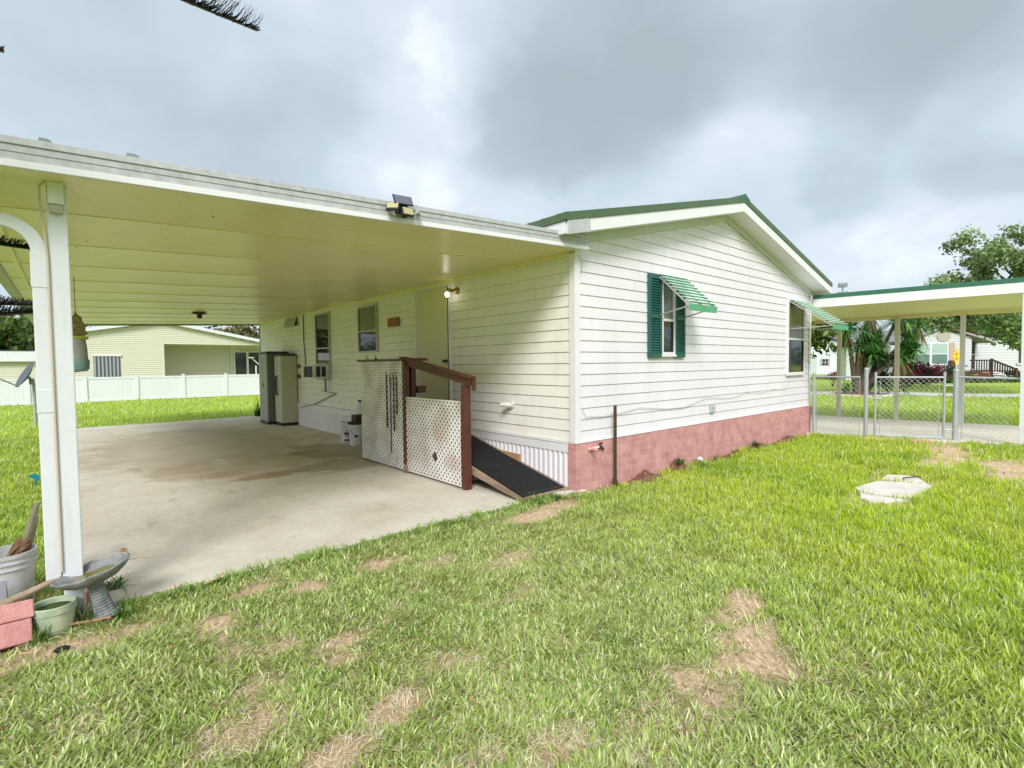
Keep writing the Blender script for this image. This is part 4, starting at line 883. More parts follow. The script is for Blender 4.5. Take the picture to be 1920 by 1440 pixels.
# ------------------------------------------------------------------ side patio cover
pc = thing('patio_cover', 'cream flat patio cover with green and white edge beside the home', 'patio cover', (9,-1,0))
A = Vector((7.42,-.02,0)); B = Vector((8.55,-5.3,0)); Cc = Vector((12.1,-5.3,0)); D_ = Vector((11.28,1.2,0)); Dn = Vector((11.28,9.2,0)); An = Vector((7.42,9.2,0))
def zt(p): return 2.66
zN, zF = 2.665, 2.63
mb = MB(); low = [(A.x,A.y,zN),(B.x,B.y,2.72),(Cc.x,Cc.y,2.65),(D_.x,D_.y,zF),(Dn.x,Dn.y,zF),(An.x,An.y,zN)]
mb.prism(low, (0,0,.16)); mb.build('roof_panel', M_ceil, pc)
mb = MB()
def edge(P, Q_, zp, zq, h0, h1, t0, t1):
    P, Q_ = Vector(P), Vector(Q_); d_ = (Q_-P).normalized(); n_ = Vector((-d_.y, d_.x, 0))
    if n_.x > 0: n_ = -n_
    a0, a1 = P+n_*t0, P+n_*t1; b0, b1 = Q_+n_*t0, Q_+n_*t1
    return [(a0.x,a0.y,zp+h0),(b0.x,b0.y,zq+h0),(b1.x,b1.y,zq+h0),(a1.x,a1.y,zp+h0),(a0.x,a0.y,zp+h1),(b0.x,b0.y,zq+h1),(b1.x,b1.y,zq+h1),(a1.x,a1.y,zp+h1)]
mb.hexa(edge(A, B, zN, 2.72, -.01, .17, .001, .025)); mb.build('fascia', M_trim, pc)
mb = MB(); mb.hexa(edge(A, B, zN, 2.72, .1705, .255, -.03, .033)); mb.build('green_edge', M_gtrim, pc)
mb = MB(); mb.beam((11.2,1.2,2.595),(11.22,-2.0,2.595),.07,.07); mb.beam((11.22,-2.0,2.595),(11.95,-5.2,2.6),.07,.07); mb.build('beam', M_ceil, pc)
M_pp = mat('cream_post_paint', (.62,.59,.50), .5)
for (x_, y_) in ((11.24,.60),(11.13,-.70),(11.24,-1.92),(11.6,-3.6),(11.9,-5.0)):
    mb = MB(); mb.box(x_-.045,x_+.045,y_-.045,y_+.045,.0,2.56); mb.build('post', M_pp if y_ > -1.5 else M_vinyl, pc, bevel=.006)
mb = MB(); mb.box(8.0,8.1,-3.24,-3.13,.0,2.66); mb.build('post', M_vinyl, pc, bevel=.006)

# ------------------------------------------------------------------ chain link fence
GRP = 'chain link fence along the side patio'
def mesh_panel(P, Q_, z0, z1, parent, r=.0026, s=.09):
    P, Q_ = Vector(P), Vector(Q_); Ln = (Q_-P).length; d_ = (Q_-P)/Ln; b = MB(); h = z1-z0
    nd = int((Ln+h)/s)+2
    for sgn in (1, -1):
        for k in range(-int(h/s)-2, int(Ln/s)+2):
            # line u = k*s + sgn*(z)
            zA, zB = 0, h; uA = k*s*1.0; uB = uA+h*1.0
            if sgn < 0: uA, uB = uB, uA
            # clip to 0..Ln
            (u_0, v_0), (u_1, v_1) = (uA, 0.), (uB, h)
            def cl(u0, v0, u1, v1):
                for lim, side in ((0, 1), (Ln, -1)):
                    f0, f1 = (u0-lim)*side, (u1-lim)*side
                    if f0 < 0 and f1 < 0: return None
                    if f0 < 0 or f1 < 0:
                        t_ = f0/(f0-f1); ui, vi = u0+(u1-u0)*t_, v0+(v1-v0)*t_
                        if f0 < 0: u0, v0 = ui, vi
                        else: u1, v1 = ui, vi
                return u0, v0, u1, v1
            c_ = cl(u_0, v_0, u_1, v_1)
            if c_ is None: continue
            a_, b_ = P+d_*c_[0]+Vector((0,0,z0+c_[1])), P+d_*c_[2]+Vector((0,0,z0+c_[3]))
            if (b_-a_).length > .01: b.tube([a_, b_], r, 3, caps=False)
    return b.build('wire_mesh', M_wire, parent, fixn=False)
def post(x, y, h, r, cap=True, parent=None, name='post'):
    b = MB(); b.tube([(x,y,-.03),(x,y,h)], r, 14); b.lathe([(r*1.15,-.02),(r*1.15,.005),(r*.9,.02),(r*.3,.03)], (x,y,h), 14); return b.build(name, M_galv, parent, smooth=True)
P1 = (7.215,-.14,0); P2 = (7.33,-1.03,0); P3 = (7.99,-2.28,0); P4 = (8.02,-3.10,0); P5 = (8.3,-4.6,0)
f1 = thing('chain_link_fence', 'short chain link fence section between the house corner and the gate', 'fence', P1, 0, GRP)
post(P1[0],P1[1],1.26,.03,parent=f1); post(P2[0],P2[1],1.37,.036,parent=f1)
mb = MB(); mb.tube([(P1[0],P1[1],1.21),(P2[0]-.06,P2[1]+.08,1.21)], .019, 12); mb.build('top_rail', M_galv, f1, smooth=True)
mesh_panel((P1[0]+.01,P1[1]-.03,0),(P2[0]-.02,P2[1]+.12,0),.06,1.20,f1)
mb = MB(); mb.tube([(P2[0]-.03,P2[1]+.10,.05),(P2[0]-.03,P2[1]+.10,1.2)], .006, 6); mb.tube([(P1[0]+.02,P1[1]-.05,.05),(P1[0]+.02,P1[1]-.05,1.2)], .006, 6); mb.build('tension_bar', M_galv, f1)
g_ = thing('chain_link_gate', 'chain link gate in a galvanised frame closing the side patio', 'gate', (7.7,-1.7,0))
G1 = Vector((7.42,-1.16,0)); G2 = Vector((7.90,-2.13,0))
mb = MB(); 
for q in (G1, G2): mb.tube([(q.x,q.y,.06),(q.x,q.y,1.22)], .021, 12)
mb.tube([(G1.x,G1.y,1.205),(G2.x,G2.y,1.205)], .019, 12); mb.tube([(G1.x,G1.y,.07),(G2.x,G2.y,.07)], .017, 12)
mb.lathe([(.025,0),(.022,.08),(.01,.09)], (G1.x,G1.y,1.22), 12); mb.lathe([(.025,0),(.022,.08),(.01,.09)], (G2.x,G2.y,1.22), 12)
mb.build('gate_frame', M_galv, g_, smooth=True)
mesh_panel(G1+Vector((.03,-.06,0)), G2+Vector((-.03,.06,0)), .08, 1.20, g_)
mb = MB(); 
for q, s_ in ((G1,(.035,-.07)),(G2,(-.035,.07))):
    mb.tube([(q.x+s_[0],q.y+s_[1],.09),(q.x+s_[0],q.y+s_[1],1.15)], .006, 6)
    for z_ in (.2,.45,.7,.95,1.12): mb.tube([(q.x,q.y,z_),(q.x+s_[0],q.y+s_[1],z_)], .006, 6)
mb.build('tension_bar', M_galv, g_)
mb = MB(); mb.tube([(P2[0],P2[1],.80),(G1.x,G1.y,.80)], .014, 8); mb.tube([(G1.x,G1.y,.80),(G1.x+.04,G1.y-.08,.79)], .012, 8); mb.build('latch', M_galv, g_, smooth=True)
mb = MB()
for z_ in (.22, 1.05): mb.tube([(P3[0],P3[1],z_),(G2.x,G2.y,z_)], .014, 8); mb.tube([(G2.x,G2.y,z_-.03),(G2.x,G2.y,z_+.03)], .028, 10)
mb.build('hinge', M_galv, g_, smooth=True)
f2 = thing('chain_link_fence', 'chain link fence section right of the gate, running out of the picture', 'fence', P3, 0, GRP)
post(P3[0],P3[1],1.34,.042,parent=f2); post(P5[0],P5[1],1.3,.03,parent=f2)
mb = MB(); mb.tube([(P3[0],P3[1]-.04,1.21),(P4[0]+.05,P4[1],1.19),(P5[0],P5[1],1.2)], .019, 12); mb.build('top_rail', M_galv, f2, smooth=True)
mesh_panel((P3[0]+.01,P3[1]-.09,0),(P4[0]+.06,P4[1]+.1,0),.06,1.19,f2, r=.0026); mesh_panel((P4[0]+.08,P4[1]-.2,0),P5,.06,1.19,f2)
mb = MB(); mb.tube([(P3[0]+.02,P3[1]-.09,.04),(P3[0]+.02,P3[1]-.09,1.19)], .006, 6)
for z_ in (.08,.4,.7,.95): mb.tube([(P3[0],P3[1],z_),(P3[0]+.03,P3[1]-.11,z_)], .008, 6)
mb.build('tension_bar', M_galv, f2)
mb = MB(); mb.hexa([(7.05,-1.03,.0),(7.42,-2.02,.0),(7.55,-2.02,.0),(7.2,-1.0,.0),(7.05,-1.03,.045),(7.42,-2.02,.045),(7.55,-2.02,.045),(7.2,-1.0,.045)]); tag(mb.build('threshold_block', M_brick_pink, bevel=.006), 'low pink painted block threshold lying under the gate', 'threshold')
# yellow diamond sign on gate post
sg = thing('yellow_sign', 'small yellow diamond sign on a white pin above the gate post', 'sign', (P3[0],P3[1],1.36))
vd = Vector((-.70,-.714,0)).normalized(); sd = Vector((.755,-.655,0)); cpt = Vector((P3[0],P3[1],1.60))
mb = MB(); dia = [cpt+Vector((0,0,.17)), cpt+sd*.065+Vector((0,0,0)), cpt+Vector((0,0,-.19)), cpt-sd*.065]
mb.prism([tuple(v) for v in dia], tuple(-vd*.006)); mb.build('panel', M_yellow, sg)
for dz in (.035, -.05):
    mb = MB(); q = cpt+Vector((0,0,dz))+vd*.002
    n = 14; ring = []
    for k in range(n): a = 2*PI*k/n; ring.append(q+sd*.026*math.cos(a)+Vector((0,0,.026*math.sin(a))))
    mb.prism([tuple(v) for v in ring], tuple(vd*.001)); mb.build('printed_mark', M_orange, sg)
mb = MB(); mb.tube([(P3[0],P3[1],1.35),(P3[0],P3[1],1.43)], .010, 8); mb.tube([tuple(cpt-vd*.01+Vector((0,0,.16))),tuple(cpt-vd*.01+Vector((0,0,.2)))], .008, 6); mb.build('pin', M_vinyl, sg)

# ------------------------------------------------------------------ background: vinyl fence
vf = thing('vinyl_fence', 'long white vinyl panel fence at the back of the side lawn', 'fence', (-2,25.6,0))
mb = MB(); mb.box(-16,14,25.58,25.61,.05,1.10); x_ = -16
while x_ < 14: mb.box(x_-.003,x_+.003,25.574,25.58,.16,1.03); x_ += .15
mb.build('panel', M_vinyl, vf)
mb = MB(); mb.box(-16,14,25.56,25.63,1.05,1.14); mb.box(-16,14,25.56,25.63,.03,.14); mb.build('rail', M_vinyl, vf, bevel=.004)
for k in range(-7, 9):
    x_ = -2.09+k*1.86
    mb = MB(); mb.box(x_-.065,x_+.065,25.53,25.66,0,1.17); mb.prism([(x_-.08,25.515,1.17),(x_+.08,25.515,1.17),(x_+.08,25.675,1.17),(x_-.08,25.675,1.17)], (0,0,.025)); mb.box(x_-.04,x_+.04,25.56,25.63,1.195,1.225); mb.build('post', M_vinyl, vf, bevel=.004)

# neighbour house behind the fence (gable facing us)
def siding_wall(mb, x0, x1, y, zf, z0, z1, lap=.2, dpt=.02, holes=None):
    z_ = z0
    while z_ < z1:
        zt_ = min(z_+lap, z1); xa, xb = max(x0, zf(zt_)[0]), min(x1, zf(zt_)[1])
        if xb > xa: mb.add([(xa,y-dpt,z_+.01),(xb,y-dpt,z_+.01),(xb,y-.002,zt_),(xa,y-.002,zt_),(xa,y+.012,z_),(xb,y+.012,z_)], [(0,1,2,3),(4,5,1,0)])
        z_ += lap
nb = thing('neighbour_house', 'cream sided house with a low white gable roof behind the white fence', 'house', (1,33,0))
nap, nz0 = -.3, 4.42; nsl = .20
zfn = lambda z_: (nap-(nz0-.12-z_)/nsl if z_ > 3.1 else -4.6, nap+(nz0-.12-z_)/nsl if z_ > 2.98 else 9)
mb = MB()
siding_wall(mb, -4.4, -.10, 33, zfn, 0, 2.96, .115); siding_wall(mb, -4.4, 6.0, 33, zfn, 2.96, nz0-.15, .115)
mb.box(-.22,-.10,32.97,33.03,0,2.96); mb.box(5.95,6.1,32.97,33.03,0,2.9)
siding_wall(mb, -.1, 4.0, 35.5, lambda z_: (-.1,4.0), 0, 2.96, .115); mb.box(-.12,-.10,33.03,35.5,0,2.96); mb.box(4.0,6.0,35.4,35.5,0,2.96); mb.box(-.1,6,33.1,35.5,2.96,3.0); mb.box(-4.4,-.12,33.02,33.2,0,2.95); mb.box(-4.4,6,33.25,40,.0,.01)
mb.add([(-4.4,33,0),(-4.4,42,0),(-4.4,42,3.4),(-4.4,33,3.4)],[(0,1,2,3)])
mb.build('wall', M_cream_far, nb, fixn=False)
mb = MB()
for xa, xb in ((-4.9, nap), (nap, 9.0)):
    z = lambda q: nz0-abs(q-nap)*nsl
    mb.hexa([(xa,32.7,z(xa)-.16),(xb,32.7,z(xb)-.16),(xb,43,z(xb)-.16),(xa,43,z(xa)-.16),(xa,32.7,z(xa)+.03),(xb,32.7,z(xb)+.03),(xb,43,z(xb)+.03),(xa,43,z(xa)+.03)])
mb.build('roof', M_vinyl, nb)
w_o = MB(); 
for i in range(7): w_o.box(-3.40+i*.17,-3.40+i*.17+.075,32.93,32.965,.9,2.2)
wo = w_o.build('window', mat('grey_storm_panel', (.36,.39,.42), .4, metal=.2), nb); w_o = MB(); w_o.box(-3.42,-2.22,32.966,32.985,.9,2.22); w_o.build('backing', mat('dark_grey_panel', (.10,.11,.13), .5), wo)
mb = MB(); mb.box(-3.46,-2.18,32.9,32.98,2.22,2.31); mb.build('frame', M_vinyl, wo)
for xa in (4.25, 5.1):
    wq = MB(); wq.box(xa,xa+.72,35.32,35.36,.75,2.55); wo = wq.build('window', M_glass, nb); mb = MB(); mb.box(xa-.06,xa,35.28,35.36,.7,2.6); mb.box(xa+.72,xa+.78,35.28,35.36,.7,2.6); mb.box(xa,xa+.72,35.29,35.36,2.55,2.62); mb.build('frame', M_vinyl, wo)
mb = MB(); mb.box(2.9,3.3,34.4,34.8,.9,1.15); mb.box(3.05,3.15,34.55,34.65,0,.9); 
mb = MB(); mb.tube([(4.6,31.5,0),(4.6,31.5,1.6)], .04, 8); mb.tube([(4.4,31.5,2.05),(4.75,31.5,1.7),(5.3,31.5,1.35)], .03, 8); mb.lathe([(.05,0),(.18,.05),(.2,.1)], (4.35,31.5,2.05), 14); tag(mb.build('satellite_dish', M_vinyl, smooth=True), 'small white satellite dish beside the far house window, seen past the cabinets', 'satellite dish')
# white roofed annex at the far left
an = thing('white_outbuilding', 'cream outbuilding with a broad white roof edge at the far left behind the fence', 'building', (-10,34,0))
mb = MB(); siding_wall(mb, -16, -5.2, 34, lambda z_: (-16,-5.2), 0, 1.95, .115); mb.box(-16,-5.2,34.02,38,0,1.94); mb.build('wall', M_cream_far, an, fixn=False)
mb = MB(); mb.box(-16.2,-5.0,33.7,38.3,1.95,2.5); mb.build('roof', M_vinyl, an); mb = MB(); mb.box(-16.2,-5.0,33.68,38.3,2.501,2.56); mb.build('roof_edge', M_gdark, an)

# satellite dish by the fence
sdh = thing('satellite_dish', 'dark grey satellite dish on a pole in the side lawn left of the carport post', 'satellite dish', (-5.30,14.8,0))
mb = MB(); mb.tube([(-5.22,14.8,0),(-5.22,14.8,1.15)], .035, 10); mb.tube([(-5.22,14.8,1.10),(-5.24,14.79,1.22),(-5.33,14.76,1.34)], .04, 8); mb.build('pole', M_galv, sdh, smooth=True)
Td = Matrix.Translation((-5.35,14.75,1.36)) @ Matrix.Rotation(math.radians(-62), 4, Vector((-.25,1,0)).normalized())
mb = MB(); mb.lathe([(.02,-.035),(.15,-.022),(.27,.01),(.36,.05),(.365,.056),(.27,.02),(.02,-.02)], (0,0,0), 28, Td); mb.build('dish', mat('dish_grey', (.085,.105,.13), .5), sdh, smooth=True)
mb = MB(); mb.tube([(-5.5,14.6,1.08),(-5.95,14.3,1.38),(-6.05,14.25,1.45)], .018, 8); mb.tube([(-6.05,14.25,1.42),(-6.10,14.2,1.52)], .05, 8); mb.lathe([(.06,0),(.06,.12),(.03,.16)], (-5.25,14.77,1.13), 10); mb.build('arm', M_gray, sdh, smooth=True)

# ------------------------------------------------------------------ foliage helpers
def leaves(centers, radii, n, size, cols, name, parent, mat_=None, flat=.6, elong=1.6, droop=0, shell=.0):
    """n leaf quads scattered through clumps"""
    c = np.array(centers, float); r = np.array(radii, float); w = r.prod(1) if r.ndim == 2 else r**2.2; w = w/w.sum()
    idx = RNG.choice(len(c), n, p=w); d = RNG.normal(size=(n, 3)); d /= np.linalg.norm(d, axis=1)[:, None]
    rad = RNG.random(n)**.45; rr = (r[idx] if r.ndim == 2 else r[idx][:, None]*np.array([1,1,.75]))
    P = c[idx]+d*rad[:, None]*rr*(1+.25*RNG.normal(size=(n,1))*.6)
    nrm = d*flat+RNG.normal(size=(n,3))*.6; nrm[:,2] += .35; nrm /= np.linalg.norm(nrm, axis=1)[:,None]
    t = np.cross(nrm, RNG.normal(size=(n,3))); t[:,2] -= droop; t /= np.linalg.norm(t, axis=1)[:,None]; b = np.cross(nrm, t)
    s = size*(.6+.8*RNG.random(n))[:,None]
    V = np.stack([P-t*s*elong*.5, P+b*s*.4, P+t*s*elong*.5, P-b*s*.4], 1).reshape(-1,3)
    Q = np.arange(n*4).reshape(-1,4)
    cols = np.array(cols); base = cols[RNG.integers(0, len(cols), n)]; cl = .75+.5*RNG.random(len(c)); col = base*cl[idx][:,None]*(.8+.4*RNG.random((n,1)))
    off = np.array(parent.location) if parent is not None else 0
    return quad_mesh(name, V-off, Q, np.repeat(col, 4, 0), mat_ or M_leaf, parent)
def limb_tree(name, loc, h, spread, nleaf, lsize, cols, label, seed, trunk_r=.22, levels=3, clump=.9, first=.35, zs=1.0, group=None):
    rd = random.Random(seed); t = thing(name, label, 'tree', loc, 0, group); b = MB(); ends = []
    base = Vector(loc)
    def grow(p, d_, L_, r_, lv):
        pts = [p]; rs = [r_]; q = p.copy(); dd = d_.copy()
        for i in range(4):
            dd = (dd+Vector((rd.uniform(-.25,.25), rd.uniform(-.25,.25), rd.uniform(-.08,.18)))).normalized(); q = q+dd*L_/4; pts.append(q.copy()); rs.append(r_*(1-.14*(i+1)))
        b.tube(pts, rs, 7 if lv < 2 else 5)
        if lv >= levels: ends.append((pts[-1], clump*rd.uniform(.6,1.15))); ends.append((pts[2], clump*rd.uniform(.4,.8))); return
        for k in range(rd.randint(3, 4) if lv else rd.randint(5,6)):
            a = rd.uniform(0, 2*PI); tilt = rd.uniform(.5, 1.15) if lv else rd.uniform(.35, 1.2)
            nd = (dd*math.cos(tilt)+(Vector((math.cos(a), math.sin(a), .15))*spread)*math.sin(tilt)).normalized()
            grow(pts[rd.randint(2, 4)], nd, L_*rd.uniform(.55,.8), r_*.5, lv+1)
    grow(base, Vector((0,0,1)), h*first, trunk_r, 0)
    b.build('trunk', M_bark, t, smooth=True)
    leaves([tuple(e[0]) for e in ends], [e[1] for e in ends], nleaf, lsize, cols, 'crown', t)
    return t
GR = [(.07,.13,.02),(.05,.10,.025),(.10,.17,.03),(.035,.07,.015),(.13,.19,.05)]
GRY = [(.10,.16,.02),(.15,.22,.03),(.07,.12,.02),(.20,.26,.05)]
GRD = [(.03,.075,.025),(.045,.10,.03),(.06,.12,.02),(.10,.13,.06)]
sdir_ = Vector((.755,-.655,0)); fdir_ = Vector((.655,.755,0))
# big tree to the right beyond the patio
limb_tree('oak_tree', (27.3,-2.25,0), 11.8, 1.15, 21000, .11, [(.24,.36,.11),(.16,.27,.08),(.29,.39,.14),(.12,.20,.07),(.34,.38,.22)], 'large loose green tree rising over the patio cover at the right edge', 5, .24, 3, .6, .30)
oak = bpy.data.objects['oak_tree']; cs = []; rs = []; b = MB()
for (s_, d_, z_, r_) in ((20.3,21,2.9,1.0),(19.4,20.5,3.3,.7),(21.2,21,2.6,.9),(20.2,20,2.2,.6),(21.6,20.5,1.9,.6),(19.0,21,3.9,.7),(22.3,22,2.6,1.0)):
    q = fdir_*d_+sdir_*s_+Vector((CAM.x,CAM.y,z_)); cs.append(tuple(q)); rs.append(r_); b.tube([(27.3,-2.25,3.6), tuple(q.lerp(Vector((27.3,-2.25,3.6)),.5)+Vector((0,0,.9))), tuple(q)], [.07,.05,.015], 5)
b.build('limb', M_bark, oak); leaves(cs, rs, 5200, .11, [(.22,.34,.09),(.16,.27,.08),(.28,.38,.12),(.12,.20,.07)], 'crown', oak)
# background trees on the right behind the shed
limb_tree('broadleaf_tree', (44,14,0), 8.5, 1.0, 9000, .32, GRY, 'bright green bushy tree behind the small white shed', 12, .3, 2, 2.0, .35)
limb_tree('broadleaf_tree', (58,6.5,0), 9, 1.0, 7000, .4, GRY, 'dark green tree standing behind the white house at the right', 13, .3, 2, 2.0, .35)
# left background trees
for (x_, y_, h_, sd_, lb) in ((-9.5,42,7.2,21,'tall leafy tree behind the white outbuilding, nearest the carport post'),(-14,46,9,22,'leafy tree farther left behind the white outbuilding'),(-6.4,47,6.5,23,'round green tree just left of the carport post, partly hidden')):
    limb_tree('broadleaf_tree', (x_,y_,0), h_, 1.0, 9000, .30, GRY+GR, lb, sd_, .25, 2, 1.9, .35)
limb_tree('broadleaf_tree', (8.6,52,0), 6.6, 1.1, 7000, .30, [(.16,.13,.05),(.10,.10,.03),(.22,.20,.08)], 'olive brown tree above the neighbour roof, framed by the far carport end', 31, .25, 2, 1.5, .42)

# yucca clump
yu = thing('yucca_tree', 'big multi-trunk yucca with dead hanging leaves in a mulch bed', 'yucca', (21.3,2.9,0))
sdir = Vector((.755,-.655,0)); fdir = Vector((.655,.755,0))
mb = MB(); heads = []
for (s0, s1, f1_, z1_, r_) in ((0,.1,0,2.2,.16),(.1,1.0,.3,2.6,.13),(.2,2.2,0,2.4,.14),(.15,1.6,-.4,1.7,.12),(0,-.35,.2,2.9,.12),(.3,2.9,.3,3.0,.12),(.2,.9,.5,3.6,.12),(.3,2.2,.5,3.5,.12)):
    p = Vector((21.3,2.9,0))+sdir*s0; q = Vector((21.3,2.9,0))+sdir*s1+fdir*f1_+Vector((0,0,z1_))
    mb.tube([p, p.lerp(q,.5)+Vector((0,0,.25)), q], [r_*1.1, r_*.7, r_*.5], 8); heads.append(q)
mb.build('trunk', M_bark, yu, smooth=True)
def rosette(heads, n, L_, w, cols, dead=False, up=.2, parent=None, name='leaf_rosette', segs=3):
    Vs = []; Cs = []
    for h_ in heads:
        for k in range(n):
            a = random.uniform(0, 2*PI); el = random.uniform(-.7, 1.3) if not dead else random.uniform(-1.4,-.9)
            d_ = Vector((math.cos(a)*math.cos(el), math.sin(a)*math.cos(el), math.sin(el))); l_ = L_*random.uniform(.7,1.15); sd_ = d_.cross(Vector((0,0,1))); sd_ = sd_.normalized() if sd_.length > .01 else Vector((1,0,0))
            c_ = np.array(random.choice(cols))*random.uniform(.7,1.3); p = Vector(h_)+d_*.08
            for s_ in range(segs+1):
                t_ = s_/segs; pp = p+d_*l_*t_+Vector((0,0,-.28*l_*t_*t_*(1 if not dead else .2))); ww = w*(1-t_**1.5*.92); Vs += [pp-sd_*ww/2, pp+sd_*ww/2]; Cs += [c_, c_]
    V = np.array([tuple(v) for v in Vs]); ncur = len(V)//(2*(segs+1)); st = np.arange(ncur)*2*(segs+1); Q = []
    for s_ in range(segs): Q.append(np.stack([st+2*s_, st+2*s_+1, st+2*s_+3, st+2*s_+2], 1))
    off = np.array(parent.location); return quad_mesh(name, V-off, np.concatenate(Q), np.array(Cs), M_leaf, parent)
YG = [(.06,.19,.04),(.09,.26,.05),(.04,.13,.03),(.16,.31,.06)]
extra = [Vector((21.3,2.9,0))+sdir*random.uniform(-.6,2.9)+fdir*random.uniform(-.6,.6)+Vector((0,0,random.uniform(1.6,3.5))) for _ in range(14)]
for q in heads+extra: rosette([q], 85, .72, .055, YG, parent=yu)
for q in heads: rosette([q+Vector((0,0,-.05))], 55, .9, .05, [(.28,.17,.07),(.20,.11,.05),(.36,.25,.11)], True, parent=yu, name='dead_leaves')
for q in [Vector((21.3,2.9,0))+sdir*random.uniform(.6,2.2)+Vector((0,0,random.uniform(.3,2.0))) for _ in range(14)]: rosette([q], 70, .7, .055, [(.015,.05,.015),(.03,.08,.02)], parent=yu)
rosette([Vector((21.0,3.2,.15))], 60, .8, .05, [(.10,.24,.03),(.07,.18,.03)], parent=tag(thing('yucca_plant', 'small bright green yucca at the left foot of the big yucca', 'yucca', (21.0,3.2,0)), 'small bright green yucca at the left foot of the big yucca', 'yucca'))
mb = MB(); mb.lathe([(1.15,0),(1.1,.05),(.6,.09),(.05,.12)], (21.3,2.9,0), 24, wob=.04, lobes=5); struct(mb.build('mulch_bed', M_mulch, smooth=True))
ring_root = thing('edging_ring', 'ring of pale edging blocks round the yucca mulch bed', 'edging', (21.3,2.9,0))
for k in range(22):
    a = 2*PI*k/22; b = MB(); R = Matrix.Translation((21.3+1.22*math.cos(a), 2.9+1.22*math.sin(a), .05)) @ Matrix.Rotation(a, 4, 'Z'); b.box(-.06,.06,-.15,.15,-.05,.06); b.v = [tuple(R @ Vector(v)) for v in b.v]; b.build('edging_block', M_conc_l, ring_root, bevel=.01)

# ------------------------------------------------------------------ white house across the road
hc = Vector((0,0,0))
def S2W(s, dpt, z): # s = metres right of view axis, dpt = depth along view axis, real world point
    q = Vector((CAM.x, CAM.y, 0))+fdir*dpt+sdir*s; return Vector((q.x, q.y, z))
# local frame: origin under gable centre
o_h = S2W(30.2, 37, 0); wh = thing('white_house', 'white sided house with a small gable, double window and brown deck across the road', 'house', o_h, math.atan2(sdir.y, sdir.x))
def L(b, name, m_, parent=wh, **k): return b.build(name, m_, parent, local=True, **k)
b = MB(); 
def sid(b, x0, x1, y, z0, zf, top, lap=.2):
    z_ = z0
    while z_ < top:
        zt_ = min(z_+lap, top); lo, hi = zf(zt_); xa, xb = max(x0, lo), min(x1, hi)
        if xb > xa: b.add([(xa,y-.022,z_+.01),(xb,y-.022,z_+.01),(xb,y-.002,zt_),(xa,y-.002,zt_),(xa,y+.01,z_),(xb,y+.01,z_)], [(0,1,2,3),(4,5,1,0)])
        z_ += lap
sl2 = .33; apx = 3.85
sid(b, -3.0, 3.0, 0, .0, lambda z_: (.95-(apx-z_)/sl2, .95+(apx-z_)/sl2), apx-.02)
sid(b, -4.4, -3.0, 2.5, 0, lambda z_: (-99,99), 2.9); sid(b, 3.0, 13, 1.2, 0, lambda z_: (-99,99), 2.9)
b.add([(-3,0,0),(-3,2.5,0),(-3,2.5,3.3),(-3,0,3.3)],[(0,1,2,3)]); b.add([(3,0,0),(3,1.2,0),(3,1.2,3.3),(3,0,3.3)],[(0,1,2,3)]); b.add([(-4.4,2.5,0),(-4.4,3.4,0),(-4.4,3.4,3),(-4.4,2.5,3)],[(0,1,2,3)])
L(b, 'wall', M_white_far, fixn=False)
M_rf = mat('grey_shingle', (.36,.34,.36), .8, var=.1, vscale=20)
b = MB(); 
for s_ in (-1, 1): b.hexa([(.95,-.3,apx-.02),(.95+s_*3.5,-.3,apx-.02-3.5*sl2),(.95+s_*3.5,6,apx-.02-3.5*sl2),(.95,6,apx-.02),(.95,-.3,apx+.14),(.95+s_*3.5,-.3,apx+.14-3.5*sl2),(.95+s_*3.5,6,apx+.14-3.5*sl2),(.95,6,apx+.14)])
b.hexa([(-4.9,2.1,2.88),(13.4,.8,2.88),(13.4,4.6,3.5),(-4.9,4.6,3.5),(-4.9,2.1,3.0),(13.4,.8,3.0),(13.4,4.6,3.65),(-4.9,4.6,3.65)])
L(b, 'roof', M_rf)
b = MB(); ring = [(.95+.50*math.cos(2*PI*k/24), -.03, 3.17+.36*math.sin(2*PI*k/24)) for k in range(24)]; b.prism(ring, (0,-.04,0)); L(b, 'gable_vent', mat('taupe_vent', (.42,.38,.32), .7))
b = MB(); b.box(-1.28,1.28,-.09,-.02,1.12,2.76); wq = L(b, 'window', M_vinyl)
M_gl_g = mat('pale_green_blind', (.36,.50,.43), .15, spec=.8); M_gl_d = mat('dusky_green_glass', (.14,.22,.20), .1, spec=.8)
for xa, xb in ((-1.18,-.09),(.09,1.18)):
    b = MB(); b.box(xa,xb,-.10,-.0901,1.98,2.67); b.build('pane', M_gl_g, wq, local=True); b = MB(); b.box(xa,xb,-.10,-.0901,1.22,1.90); b.build('pane', M_gl_d, wq, local=True)
for xa in (-1.75, 1.32):
    b = MB(); b.box(xa,xa+.42,-.07,-.02,1.12,2.74); L(b, 'shutter', mat('tan_shutter', (.46,.36,.26), .6))
b = MB(); b.box(3.35,4.25,1.1,1.17,.85,2.85); wq = L(b, 'door', M_dark); b = MB(); b.box(3.35,4.25,1.08,1.099,1.85,1.90); b.build('rail', M_vinyl, wq, local=True)
b = MB(); b.box(7.6,9.4,1.1,1.17,1.2,2.6); L(b, 'window', M_glass)
b = MB(); b.box(7.4,9.6,1.05,1.17,1.08,1.19); L(b, 'window_sill', M_vinyl)
dk = thing('wooden_deck', 'reddish brown wooden deck with railings and stairs in front of the white house', 'deck', o_h, math.atan2(sdir.y, sdir.x))
M_dk = mat('red_brown_deck', (.12,.035,.018), .7, var=.25, vscale=6)
b = MB(); b.box(-.3,2.45,-2.2,-.1,.62,.70); b.box(2.45,5.2,-.9,-.1,.62,.70)
for k in range(4): b.box(-.3,2.45,-2.22,-2.2,.04+k*.145,.165+k*.145)
L(b, 'platform', M_dk, dk)
M_dk2 = mat('dark_rail', (.035,.02,.012), .7)
